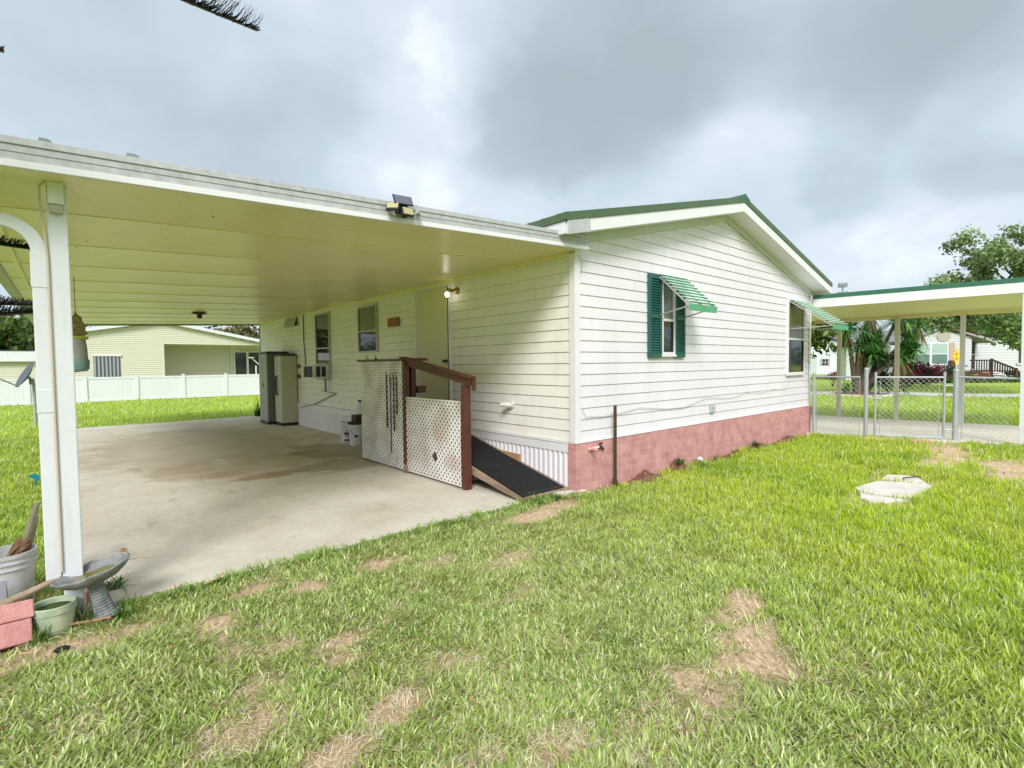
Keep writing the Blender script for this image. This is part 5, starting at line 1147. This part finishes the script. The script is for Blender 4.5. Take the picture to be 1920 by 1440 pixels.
b = MB(); b.box(1.0,2.45,-2.2,-2.12,1.40,1.49); L(b, 'railing', M_dk2, dk)
b = MB(); b.box(1.0,2.45,-2.19,-2.14,.74,.79); L(b, 'railing', M_dk2, dk)
x_ = 1.08
while x_ < 2.4: b = MB(); b.box(x_,x_+.05,-2.18,-2.14,.79,1.40); L(b, 'baluster', M_dk2, dk); x_ += .17
b = MB(); b.box(2.40,2.52,-2.22,-2.1,0,1.55); L(b, 'post', M_dk2, dk); b = MB(); b.box(-.35,.05,-2.25,-1.95,0,1.45); L(b, 'post', M_dk, dk)
b = MB(); b.beam((2.5,-2.15,1.46),(4.05,-2.3,.80),.09,.10); L(b, 'stair_rail', M_dk2, dk)
b = MB(); b.beam((2.5,-1.0,.60),(4.0,-1.1,.02),.1,.22); L(b, 'stair_rail', M_dk2, dk)
for k in range(8):
    x_ = 2.62+k*.17; zt_ = 1.42-(x_-2.5)*.43; b = MB(); b.box(x_,x_+.05,-2.24,-2.18,zt_-.62,zt_); L(b, 'baluster', M_dk2, dk)
for k in range(4): b = MB(); b.box(2.5+k*.38,2.95+k*.38,-2.2,-.95,.50-k*.14,.55-k*.14); L(b, 'step', M_dk, dk)
b = MB(); b.box(3.98,4.12,-2.3,-2.15,0,.90); L(b, 'post', M_dk, dk)
# shrubs before the house
def shrub(loc, r_, h_, cols, n, ls, label, name='shrub', sg=8):
    t = thing(name, label, 'shrub', loc); rd = random.Random(int(loc[0]*10)); b = MB(); cs = []; rs = []
    for k in range(sg):
        a = rd.uniform(0,2*PI); q = Vector(loc)+Vector((math.cos(a)*r_*rd.uniform(.2,.9), math.sin(a)*r_*rd.uniform(.2,.9), h_*rd.uniform(.45,.95))); b.tube([loc, tuple(Vector(loc).lerp(q,.5)+Vector((0,0,.05*h_))), tuple(q)], [.02*h_+.004,.012*h_+.003,.005*h_+.002], 5); cs.append(tuple(q)); rs.append(r_*rd.uniform(.3,.5))
    b.build('stems', M_bark, t); leaves(cs, rs, n, ls, cols, 'foliage', t); return t
shrub(tuple(S2W(21.2,27.5,0)), 1.3, 1.2, [(.20,.025,.045),(.14,.02,.035),(.08,.04,.03)], 1600, .13, 'dark red flowering shrub right beside the yucca', sg=12)
shrub(tuple(S2W(24.3,30.0,0)), 1.0, 1.1, [(.22,.03,.06),(.13,.03,.04)], 900, .13, 'crimson shrub between the yucca and the double window', sg=10)
shrub(tuple(S2W(18.2,29,0)), .5, .9, [(.35,.10,.12),(.2,.12,.08)], 250, .1, 'small pink flowering shrub left of the yucca trunk', sg=6)
shrub(tuple(S2W(29.2,33.5,0)), .9, 1.3, [(.10,.12,.08),(.06,.08,.05)], 260, .13, 'sparse leafless looking shrub under the double window', sg=12)
for (s_, d_, r_, lb) in ((35.2,36,.4,'dark low bush left of the deck'),(43.6,34,.5,'dark low bush at the right end of the deck stairs')):
    shrub(tuple(S2W(s_,d_,0)), r_, .7, GRD, 400, .12, lb)
# low hedge line at the house foot
b = MB(); pts_c = [tuple(S2W(24+i*.9, 33.2, .12)) for i in range(24)]
hd = thing('hedge', 'low dark planting strip running along the foot of the white house', 'hedge', S2W(33,33.2,0)); leaves(pts_c, [.42]*24, 4000, .1, GRD, 'foliage', hd)

# shed
o_s = S2W(34.2, 57, 0); sh = thing('garden_shed', 'small white sided shed with a grey door seen past the house corner', 'shed', o_s, math.atan2(sdir.y, sdir.x))
b = MB(); sid(b, -2.1, 2.1, 0, 0, lambda z_: (-(3.95-z_)/.45, (3.95-z_)/.45), 3.93, .22); b.add([(2.1,0,0),(2.1,5,0),(2.1,5,3),(2.1,0,3)],[(0,1,2,3)]); L(b, 'wall', mat('pale_blue_white', (.66,.71,.78), .6), sh, fixn=False)
b = MB()
for s_ in (-1, 1): b.hexa([(0,-.2,3.95),(s_*2.35,-.2,3.95-2.35*.45),(s_*2.35,5,3.95-2.35*.45),(0,5,3.95),(0,-.2,4.1),(s_*2.35,-.2,4.1-2.35*.45),(s_*2.35,5,4.1-2.35*.45),(0,5,4.1)])
L(b, 'roof', M_vinyl, sh)
b = MB(); b.box(-1.6,-.25,-.05,-.023,.05,2.15); L(b, 'door', mat('pale_grey_door', (.50,.54,.58), .6), sh)
b = MB(); b.box(.35,.95,-.06,-.03,1.0,1.7); w3 = L(b, 'window', M_dark, sh); b = MB(); b.box(.35,.95,-.065,-.0601,1.33,1.37); b.box(.63,.67,-.066,-.0605,1.0,1.7); b.build('muntin', M_vinyl, w3, local=True)
for xa in (.1, .98): b = MB(); b.box(xa,xa+.22,-.06,-.03,.95,1.75); L(b, 'shutter', mat('mauve_shutter', (.45,.38,.42), .6), sh)

# cell tower far away
ct = thing('cell_tower', 'distant slim cell tower with antenna clusters above the patio cover', 'tower', S2W(190, 295, 0))
q = S2W(190, 295, 0); b = MB(); b.tube([tuple(q), tuple(q+Vector((0,0,44.5)))], [.9,.45], 8); b.build('mast', mat('tower_grey', (.30,.27,.30), .6), ct)
for z_, r_ in ((44.5, 2.0), (39.5, 2.3)):
    b = MB()
    for k in range(9): a = 2*PI*k/9; b.box(q.x+r_*math.cos(a)-.3, q.x+r_*math.cos(a)+.3, q.y+r_*math.sin(a)-.3, q.y+r_*math.sin(a)+.3, z_-1.2, z_+1.2)
    b.box(q.x-r_,q.x+r_,q.y-.1,q.y+.1,z_-.15,z_+.15); b.box(q.x-.1,q.x+.1,q.y-r_,q.y+r_,z_-.16,z_+.14); b.build('antenna', mat('antenna_grey', (.28,.29,.32), .6), ct)
# distant tree line all round
cs = []; rs = []
for k in range(150):
    a = k/150*2*PI; R = 150+RNG.random()*40; hgt = 2.2+3*RNG.random(); cs.append((R*math.cos(a), R*math.sin(a), hgt)); rs.append((5.5, 5.5, hgt+1.5))
tl = leaves(cs, np.array(rs), 50000, .9, GR, 'distant_treeline', None); tag(tl, 'far band of trees along the horizon', 'trees', kind='stuff')

# ------------------------------------------------------------------ norfolk pine reaching into the frame from the left
npine = thing('pine_tree', 'dark needled pine whose branch tips reach into the picture at the left', 'tree', (-6.35,-.9,0))
b = MB(); b.tube([(-6.35,-.9,-.1),(-6.33,-.9,3),(-6.35,-.88,7)], [.16,.12,.06], 12); b.build('trunk', M_bark, npine, smooth=True)
def needle_branch(p0, p1, sag, nl, label_r=.014, dens=16, nw=.006):
    p0, p1 = Vector(p0), Vector(p1); bt = MB(); pts = [p0.lerp(p1, t_)+Vector((0,0,-sag*math.sin(t_*PI))) for t_ in np.linspace(0,1,14)]
    bt.tube(pts, [label_r*(1-.8*i/13) for i in range(14)], 6); br = bt.build('branch', M_bark, npine, smooth=True)
    Vs = []; Cs = []; d_ = (p1-p0).normalized()
    sdv = d_.cross(Vector((0,0,1))).normalized()
    for i in range(13):
        for q in range(dens):
            t_ = q/dens; p = pts[i].lerp(pts[i+1], t_); fr = (i+t_)/13; ln = nl*(1-.55*max(0,fr-.75)/.25)
            for s_ in (-1, 1, 0):
                dr = (sdv*s_*random.uniform(.5,.9)+Vector((0,0,random.uniform(.5,1.0)))+d_*random.uniform(.15,.5)).normalized(); w_2 = nw; e = p+dr*ln*random.uniform(.75,1.1); sv = dr.cross(d_).normalized()*w_2
                Vs += [p-sv, p+sv, e+sv*.4, e-sv*.4]; c_ = np.array([.010,.018,.010])*random.uniform(.6,1.6); Cs += [c_]*4
    V = np.array([tuple(v) for v in Vs])-np.array(npine.location); quad_mesh('needles', V, np.arange(len(V)).reshape(-1,4), np.array(Cs), M_leaf, br)
needle_branch((-6.34,-1.0,3.75), (-3.80,-1.48,3.085), .10, .20, .018, 34, .007)
needle_branch((-6.34,-.9,2.95), (-4.64,-1.5,2.66), .02, .05, .02)
needle_branch((-6.34,-.8,2.35), (-4.62,1.0,2.40), .05, .11, .02)
needle_branch((-6.34,-.75,1.62), (-4.63,1.15,1.97), .02, .12, .03)
needle_branch((-6.30,-.70,1.80), (-4.66,1.18,2.02), .0, .10, .02)

# ------------------------------------------------------------------ GRASS
def keep(x, y):
    k = np.ones_like(x, bool)
    k &= ~((x > -4.50) & (x < .18) & (y > .13+.03*(vnoise(x,y,.15,77)-.5)) & (y < 13.05))
    k &= ~((x > -.05) & (x < 7.38) & (y > -.06) & (y < 12.98))
    px = np.interp(-y, [-1.5,.15,1.7,3.1,5.5], [7.1,7.12,7.60,8.0,8.6]); pr = np.interp(-y, [-9,-1.5,1.0,2.8,5.5], [11.2,11.2,11.36,11.62,12.2])
    k &= ~((x > px) & (x < pr) & (y < 9) & (y > -5.6))
    # road
    dv = np.array([d.x, d.y]); nv = np.array([nrm.x, nrm.y]); u = (x-p0.x)*(-nv[0])+(y-p0.y)*(-nv[1]); k &= ~((u > 0) & (u < 2.9))
    def inpoly(P):
        c = np.zeros_like(x, bool); j = len(P)-1
        for i in range(len(P)):
            xi, yi = P[i]; xj, yj = P[j]; c ^= ((yi > y) != (yj > y)) & (x < (xj-xi)*(y-yi)/(yj-yi+1e-12)+xi); j = i
        return c
    k &= ~(inpoly(PAD1) | inpoly(PAD2) | inpoly(PAD3))
    for cx_, cy_, r_ in ((-4.86,.60,.16),(-4.62,.0,.11),(-4.39,.0,.07),(21.3,2.9,1.25),(-4.84,-.03,.14),(7.3,-1.5,.0)): k &= ((x-cx_)**2+(y-cy_)**2) > r_**2
    return k
def grass(name, N, rmin, rmax, a0, a1, label, seed, pw=.5):
    R = np.random.default_rng(seed)
    u = R.random(N); r = (rmin**pw+u*(rmax**pw-rmin**pw))**(1/pw); th = YAW+np.radians(R.uniform(a0, a1, N))
    x = CAM.x+r*np.sin(th); y = CAM.y+r*np.cos(th)
    # gather blades into little tufts
    kx = R.normal(size=N)*.012; ky = R.normal(size=N)*.012
    cell = .045*np.maximum(1, r/6); gxx = np.floor(x/cell); gyy = np.floor(y/cell)
    hsh = np.sin(gxx*12.9898+gyy*78.233)*43758.5453; hsh -= np.floor(hsh); hs2 = np.sin(gxx*39.3+gyy*11.1)*24634.6345; hs2 -= np.floor(hs2)
    tuft = R.random(N) < .6
    x = np.where(tuft, (gxx+hsh)*cell+kx*cell/.045, x); y = np.where(tuft, (gyy+hs2)*cell+ky*cell/.045, y)
    B = bare(x, y); lush = np.clip((x-y*.35+1.2)/3.2, 0, 1); lush = np.where(y > 1, .6, lush); lush = np.where(x > 7, .8, lush)
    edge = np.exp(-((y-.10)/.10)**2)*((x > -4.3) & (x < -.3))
    thin = np.clip(.66+lush*.40+edge*.5+(fbm(x,y,.5,41)-.5)*.9, .16, 1)
    thin = thin*np.clip(.50+1.05*fbm(x,y,.13,43), .35, 1.05); wallstrip = ((x > -.1) & (x < 7.2) & (y > -.22)); thin = np.where(wallstrip, thin*np.clip((fbm(x,y,.35,51)-.42)*5, .03, 1), thin)
    straw = R.random(N) < np.clip(B*1.0+.12*(1-lush)+.03, 0, .95)
    ok = keep(x, y) & (R.random(N) < np.where(straw, .75-.35*B, thin*(1-.96*np.clip(B*1.2,0,1)**.8)))
    x, y, r, B, lush, straw, edge = [q[ok] for q in (x, y, r, B, lush, straw, edge)]; n = len(x)
    far = np.maximum(1, r/7.0)**.75
    Ln = (.042+.034*lush)*(.6+.8*R.random(n))*(1+.55*edge)*far**.45; Ln = np.where(straw, Ln*.95, Ln)*(1+.35*(fbm(x,y,.4,61)-.5)*2)*(.70+.65*vnoise(x,y,.10,62))
    Wd = (.0055+.004*R.random(n))*far; Wd = np.where(straw, Wd*.45, Wd)
    hd_ = fbm(x,y,.25,71)*4*PI+R.normal(size=n)*1.1+(R.random(n) < .35)*R.random(n)*6.28
    lean0 = np.where(straw, R.uniform(1.15,1.5,n), np.clip(R.normal(.75-.35*lush, .28, n), .05, 1.4)); bend = np.where(straw, R.normal(.05,.2,n), R.uniform(.15,.75,n))
    segs = 3; ts = np.linspace(0,1,segs+1); dx, dy = np.cos(hd_), np.sin(hd_); sx, sy = -dy, dx; tw = R.normal(size=n)*.5
    sx, sy = sx*np.cos(tw)+dx*np.sin(tw), sy*np.cos(tw)+dy*np.sin(tw)
    px_, py_, pz_ = x.copy(), y.copy(), np.full(n, -.012)+(fbm(x,y,.5,31)-.5)*.03+np.where(straw, R.random(n)*.018, 0)
    rows = []; wprof = [.75,1.0,.85,.22]
    for s_ in range(segs+1):
        w = Wd*wprof[s_]/2; rows += [np.stack([px_-sx*w, py_-sy*w, pz_],1), np.stack([px_+sx*w, py_+sy*w, pz_],1)]
        an_ = lean0+bend*ts[s_]; st = Ln/segs; px_ = px_+dx*np.sin(an_)*st; py_ = py_+dy*np.sin(an_)*st; pz_ = pz_+np.cos(an_)*st
    V = np.stack(rows, 1).reshape(-1,3); base = np.arange(n)*2*(segs+1)
    Q = np.concatenate([np.stack([base+2*s_, base+2*s_+1, base+2*s_+3, base+2*s_+2],1) for s_ in range(segs)])
    A_ = np.array([.39,.50,.13]); Bc = np.array([.47,.61,.035]); Pp = np.array([.66,.73,.36]); Dk = np.array([.17,.34,.035]); Yl = np.array([.58,.63,.08])
    m1 = np.clip(lush*1.1+R.normal(size=n)*.15, 0, 1)[:,None]; col = A_*(1-m1)+Bc*m1
    cn = fbm(x,y,.7,81); col = col*(1-.45*np.clip((cn-.55)*5,0,1)[:,None])+Dk*.45*np.clip((cn-.55)*5,0,1)[:,None]
    yl = np.clip((fbm(x,y,1.3,91)-.45)*4,0,1)*lush; col = col*(1-.6*yl[:,None])+Yl*.6*yl[:,None]
    pk = (R.random(n) < .36-.20*lush)[:,None]; col = np.where(pk, Pp*(.7+.5*R.random((n,1))), col)
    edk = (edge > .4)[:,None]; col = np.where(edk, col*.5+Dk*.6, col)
    tan = np.array([.74,.62,.42]); tn2 = np.array([.52,.37,.22]); tn3 = np.array([.88,.80,.63]); pick = R.random((n,1))
    col = np.where(straw[:,None], np.where(pick < .45, tan, np.where(pick < .7, tn2, tn3)), col)
    col = col*(.75+.5*R.random((n,1)))
    cc = np.repeat(col, 2*(segs+1), 0)
    print(name, n)
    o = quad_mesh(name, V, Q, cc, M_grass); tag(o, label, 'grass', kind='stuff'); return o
GN = 1.0
grass('grass', int(900000*GN), 1.5, 16, -52, 52, 'green and partly dried lawn grass growing over the whole yard', 5)
# far and side lawns, coarser
grass('side_grass', int(260000*GN), 12, 38, -54, 50, 'coarser grass of the lawns beyond the slab and the patio', 6, pw=1.2)
def litter(name, label, cat, N, seed, area, size, cols, zr, clumps=None, flat=True):
    R = np.random.default_rng(seed); x0, x1, y0, y1 = area
    x = R.uniform(x0,x1,N); y = R.uniform(y0,y1,N)
    if clumps: 
        c = np.array(clumps); i = R.integers(0,len(c),N); x = c[i,0]+R.normal(size=N)*c[i,2]; y = c[i,1]+R.normal(size=N)*c[i,2]
    ok = keep(x,y); x, y = x[ok], y[ok]; n = len(x); z = R.uniform(zr[0],zr[1],n); a = R.uniform(0,6.28,n); s_ = size*(.6+.8*R.random(n)); el = .55 if flat else .9
    dx, dy = np.cos(a)*s_, np.sin(a)*s_; tz = R.normal(size=n)*s_*.35
    P = np.stack([x,y,z],1); A1 = np.stack([dx,dy,tz],1); B1 = np.stack([-dy*el,dx*el,R.normal(size=n)*s_*.3],1)
    V = np.stack([P-A1, P-B1, P+A1, P+B1],1).reshape(-1,3); cl = np.array(cols)[R.integers(0,len(cols),n)]*(.7+.6*R.random((n,1)))
    o = quad_mesh(name, V, np.arange(4*n).reshape(-1,4), np.repeat(cl,4,0), M_leaf); tag(o, label, cat, kind='stuff')
litter('leaf_litter', 'small dry brown leaves and crumbs scattered over the lawn', 'leaf litter', 900, 3, (-5.2,6,-4.2,.1), .011, [(.22,.12,.06),(.35,.22,.12),(.12,.07,.04)], (.012,.05))
# weeds
def weed(loc, r_, h_, n, label, cols=((.06,.16,.02),(.10,.24,.04),(.04,.11,.02)), w=.010, cat='weed', grp=None):
    t = thing('weed', label, cat, loc, 0, grp); Vs = []; Cs = []
    for k in range(n):
        a = random.uniform(0,2*PI); el = random.uniform(.25,1.45); d_ = Vector((math.cos(a)*math.cos(el)*r_/h_, math.sin(a)*math.cos(el)*r_/h_, math.sin(el))); l_ = h_*random.uniform(.5,1.1); p = Vector((random.uniform(-.3,.3)*r_, random.uniform(-.3,.3)*r_, 0)); sd_ = Vector((-math.sin(a+.4), math.cos(a+.4), 0)); c_ = np.array(random.choice(cols))*random.uniform(.7,1.4)
        for t_ in (0,.4,.75,1): q = p+d_*l_*t_+Vector((0,0,-.25*h_*t_*t_)); ww = w*(1-.85*t_**2); Vs += [q-sd_*ww/2, q+sd_*ww/2]; Cs += [c_,c_]
    V = np.array([tuple(v) for v in Vs]); st = np.arange(n)*8; Q = np.concatenate([np.stack([st+2*s_, st+2*s_+1, st+2*s_+3, st+2*s_+2],1) for s_ in range(3)])
    quad_mesh('leaves', V, Q, np.array(Cs), M_leaf, t); return t
weed((-4.33,.42,.02), .20, .13, 60, 'green weed growing at the slab edge beside the white post')
weed((-4.36,.72,.02), .07, .10, 25, 'small weed on the slab edge behind the post weed', w=.006)
weed((.62,-.10,0), .12, .22, 50, 'tall grass tuft around the foot of the rusty stake')
weed((1.98,-.18,.12), .14, .16, 50, 'grass tuft on top of the small dark soil mound')
weed((2.45,-.24,0), .18, .17, 90, 'dark green weed next to the white stone', ((.03,.09,.02),(.05,.13,.03)))
weed((3.1,-.15,0), .14, .13, 60, 'weed growing right of the white stone')
weed((4.45,-.16,.1), .18, .12, 60, 'grass sprouting from the soil mound halfway to the fence')
weed((-.36,-.02,0), .10, .10, 40, 'little grass tuft at the lower end of the ramp')
weed((-.62,-.02,0), .16, .10, 50, 'spreading tuft on the bare patch before the ramp')
weed((-.1,12.95,0), .30, .75, 70, 'tall weed stalk growing at the far corner of the slab', w=.03)
weed((-4.30,-.12,0), .12, .14, 50, 'grass tuft at the foot of the bird bath')
weed((-4.50,.02,0), .13, .17, 60, 'pale grass tuft between the pot and the bird bath', ((.16,.24,.07),(.30,.34,.14),(.09,.17,.04)), .006)
weed((-4.68,-.12,0), .14, .13, 60, 'grass tuft before the pink block', ((.12,.24,.04),(.20,.30,.08)), .008)
weed((-4.73,.42,0), .10, .25, 60, 'dry grass clump between the dirty bucket and the post', ((.22,.20,.09),(.10,.15,.04),(.30,.24,.12)), .006)
weed((-4.74,-.02,0), .10, .12, 50, 'grass tuft squeezed between the pink block and the pot', ((.12,.24,.04),(.20,.30,.08)), .008)
weed((-4.80,.42,0), .16, .12, 60, 'grass growing against the foot of the dirty bucket', ((.12,.24,.04),(.22,.26,.10)), .008)
# dry leaf and sprig on bird bath rim
b = MB(); b.tube([(-4.27,.06,.30),(-4.25,.07,.335),(-4.26,.06,.36)], .003, 5); b.prism([(-4.27,.06,.35),(-4.255,.055,.375),(-4.285,.06,.385),(-4.295,.065,.365)], (.0,.004,.002)); b.tube([(-4.25,.06,.30),(-4.20,.02,.31),(-4.14,.0,.30)], .002, 4)
tag(b.build('dry_leaf', mat('dry_leaf_brown', (.30,.17,.07), .8)), 'curled dry leaf and twig sticking up from the rim of the bird bath', 'leaf')
# faded debris on the carport roof edge
for x_, w_q, lb in ((-4.565,.05,'grey patch of moss on the carport fascia above the post'),(-4.17,.06,'curled grey scrap lying on the carport fascia edge, right of the moss')):
    b = MB(); zq = cz(x_)+.158; b.prism([(x_-w_q/2,Y0-.03,zq),(x_+w_q/2,Y0-.03,zq),(x_+w_q/2+.005,Y0-.03,zq+.012),(x_+.01,Y0-.03,zq+.02),(x_-w_q/2+.004,Y0-.03,zq+.018)], (0,.03,0)); tag(b.build('debris', mat('grey_debris', (.22,.25,.24), .9)), lb, 'debris')

# ------------------------------------------------------------------ SKY + SUN
SUN_EL, SUN_AZ = math.radians(38), math.radians(222)    # azimuth clockwise from +y
w = bpy.data.worlds.new('World'); S.world = w; w.use_nodes = True; n = w.node_tree.nodes; Lk = w.node_tree.links; n.clear()
out = n.new('ShaderNodeOutputWorld'); bg = n.new('ShaderNodeBackground'); Lk.new(bg.outputs[0], out.inputs[0]); bg.inputs[1].default_value = .1
sky = n.new('ShaderNodeTexSky'); sky.sky_type = 'NISHITA'; sky.sun_disc = False; sky.sun_elevation = SUN_EL; sky.sun_rotation = SUN_AZ
tc = n.new('ShaderNodeTexCoord')
def N_(sc, det, rough=.55, dist=0, st=(1,1,1.8)):
    mp = n.new('ShaderNodeMapping'); mp.inputs['Scale'].default_value = st; Lk.new(tc.outputs['Generated'], mp.inputs[0])
    t = n.new('ShaderNodeTexNoise'); t.inputs['Scale'].default_value = sc; t.inputs['Detail'].default_value = det; t.inputs['Roughness'].default_value = rough; t.inputs['Distortion'].default_value = dist; Lk.new(mp.outputs[0], t.inputs['Vector']); return t
warp = N_(2.4, 5, .5, 0, (1,1,1.3)); 
ws = n.new('ShaderNodeVectorMath'); ws.operation = 'SUBTRACT'; Lk.new(warp.outputs['Color'], ws.inputs[0]); ws.inputs[1].default_value = (.5,.5,.5)
wm = n.new('ShaderNodeVectorMath'); wm.operation = 'SCALE'; wm.inputs['Scale'].default_value = .34; Lk.new(ws.outputs[0], wm.inputs[0])
wa = n.new('ShaderNodeVectorMath'); wa.operation = 'ADD'; Lk.new(tc.outputs['Generated'], wa.inputs[0]); Lk.new(wm.outputs[0], wa.inputs[1])
wn = n.new('ShaderNodeVectorMath'); wn.operation = 'NORMALIZE'; Lk.new(wa.outputs[0], wn.inputs[0])
acc = None
def blob(dr, rad, amt, zs=1.0):
    """soft cloud mass, or added bright area, in direction dr, angular radius rad (rad), amt<0 dark"""
    global acc
    dv = Vector(dr).normalized()
    s = n.new('ShaderNodeVectorMath'); s.operation = 'SUBTRACT'; Lk.new(wn.outputs[0], s.inputs[0]); s.inputs[1].default_value = dv
    mu = n.new('ShaderNodeVectorMath'); mu.operation = 'MULTIPLY'; mu.inputs[1].default_value = (1,1,zs); Lk.new(s.outputs[0], mu.inputs[0])
    ln = n.new('ShaderNodeVectorMath'); ln.operation = 'LENGTH'; Lk.new(mu.outputs[0], ln.inputs[0])
    r = n.new('ShaderNodeMapRange'); r.interpolation_type = 'SMOOTHERSTEP'; r.inputs[1].default_value = rad*1.25; r.inputs[2].default_value = rad*.35; r.inputs[3].default_value = 0; r.inputs[4].default_value = amt; Lk.new(ln.outputs['Value'], r.inputs[0])
    if acc is None: acc = r.outputs[0]
    else:
        a = n.new('ShaderNodeMath'); a.operation = 'ADD'; Lk.new(acc, a.inputs[0]); Lk.new(r.outputs[0], a.inputs[1]); acc = a.outputs[0]
blob((.67,.574,.50), .26, -.42, 1.3); blob((.60,.66,.44), .16, -.15, 1.3); blob((.80,.40,.52), .2, -.18, 1.3)
blob((.885,.20,.42), .19, -.36, 1.4); blob((.93,.08,.46), .2, -.22, 1.3)
blob((.932,.259,.253), .11, -.18, 2.0); blob((.966,.07,.27), .10, -.32, 2.0)
blob((-.5,-.6,.6), .95, 1.2); blob((-.15,-.1,1), .6, .45); blob((.115,.902,.40), .32, -.17, 1.2); blob((.30,.85,.33), .2, -.10, 1.4)  # first two: bright sky added out of view to light the carport
blob((.86,.33,.40), .10, .10, 1.0); blob((.45,.80,.42), .12, .18, .6); blob((.20,.86,.50), .12, .14, .8); blob((.574,.745,.31), .16, .10, 2); blob((.80,.50,.32), .2, .10, 2.2); blob((.95,.2,.17), .25, .06, 3)
fine = N_(3.6, 8, .55, .2, (1,1,1.7)); f2n = n.new('ShaderNodeMath'); f2n.operation = 'MULTIPLY_ADD'; f2n.inputs[1].default_value = .75; f2n.inputs[2].default_value = .69-.375; Lk.new(fine.outputs[0], f2n.inputs[0])
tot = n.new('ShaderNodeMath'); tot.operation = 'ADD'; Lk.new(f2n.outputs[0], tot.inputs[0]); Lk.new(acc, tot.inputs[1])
cr = n.new('ShaderNodeValToRGB'); e = cr.color_ramp.elements
EX = 1.0
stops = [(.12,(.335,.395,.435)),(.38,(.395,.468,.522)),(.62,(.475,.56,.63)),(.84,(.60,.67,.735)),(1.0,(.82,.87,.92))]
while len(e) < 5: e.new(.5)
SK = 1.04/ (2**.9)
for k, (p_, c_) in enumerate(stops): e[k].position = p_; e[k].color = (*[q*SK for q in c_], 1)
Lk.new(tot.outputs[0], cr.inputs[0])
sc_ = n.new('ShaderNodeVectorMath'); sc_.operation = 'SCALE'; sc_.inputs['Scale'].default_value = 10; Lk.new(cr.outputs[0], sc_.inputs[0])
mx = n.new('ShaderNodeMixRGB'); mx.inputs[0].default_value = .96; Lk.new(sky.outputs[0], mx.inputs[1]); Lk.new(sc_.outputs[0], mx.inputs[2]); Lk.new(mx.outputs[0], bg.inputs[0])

sl = bpy.data.lights.new('sun', 'SUN'); sl.energy = 1.5; sl.angle = math.radians(20); sl.color = (1,.98,.96)
so = bpy.data.objects.new('sun', sl); C.objects.link(so)
dv = Vector((math.sin(SUN_AZ)*math.cos(SUN_EL), math.cos(SUN_AZ)*math.cos(SUN_EL), math.sin(SUN_EL)))
so.rotation_euler = dv.to_track_quat('Z', 'Y').to_euler(); so.location = (0,0,30)
S.view_settings.view_transform = 'Standard'; S.view_settings.look = 'None'; S.view_settings.exposure = 1.22; S.view_settings.gamma = 1
S.render.resolution_x = 1024; S.render.resolution_y = 768
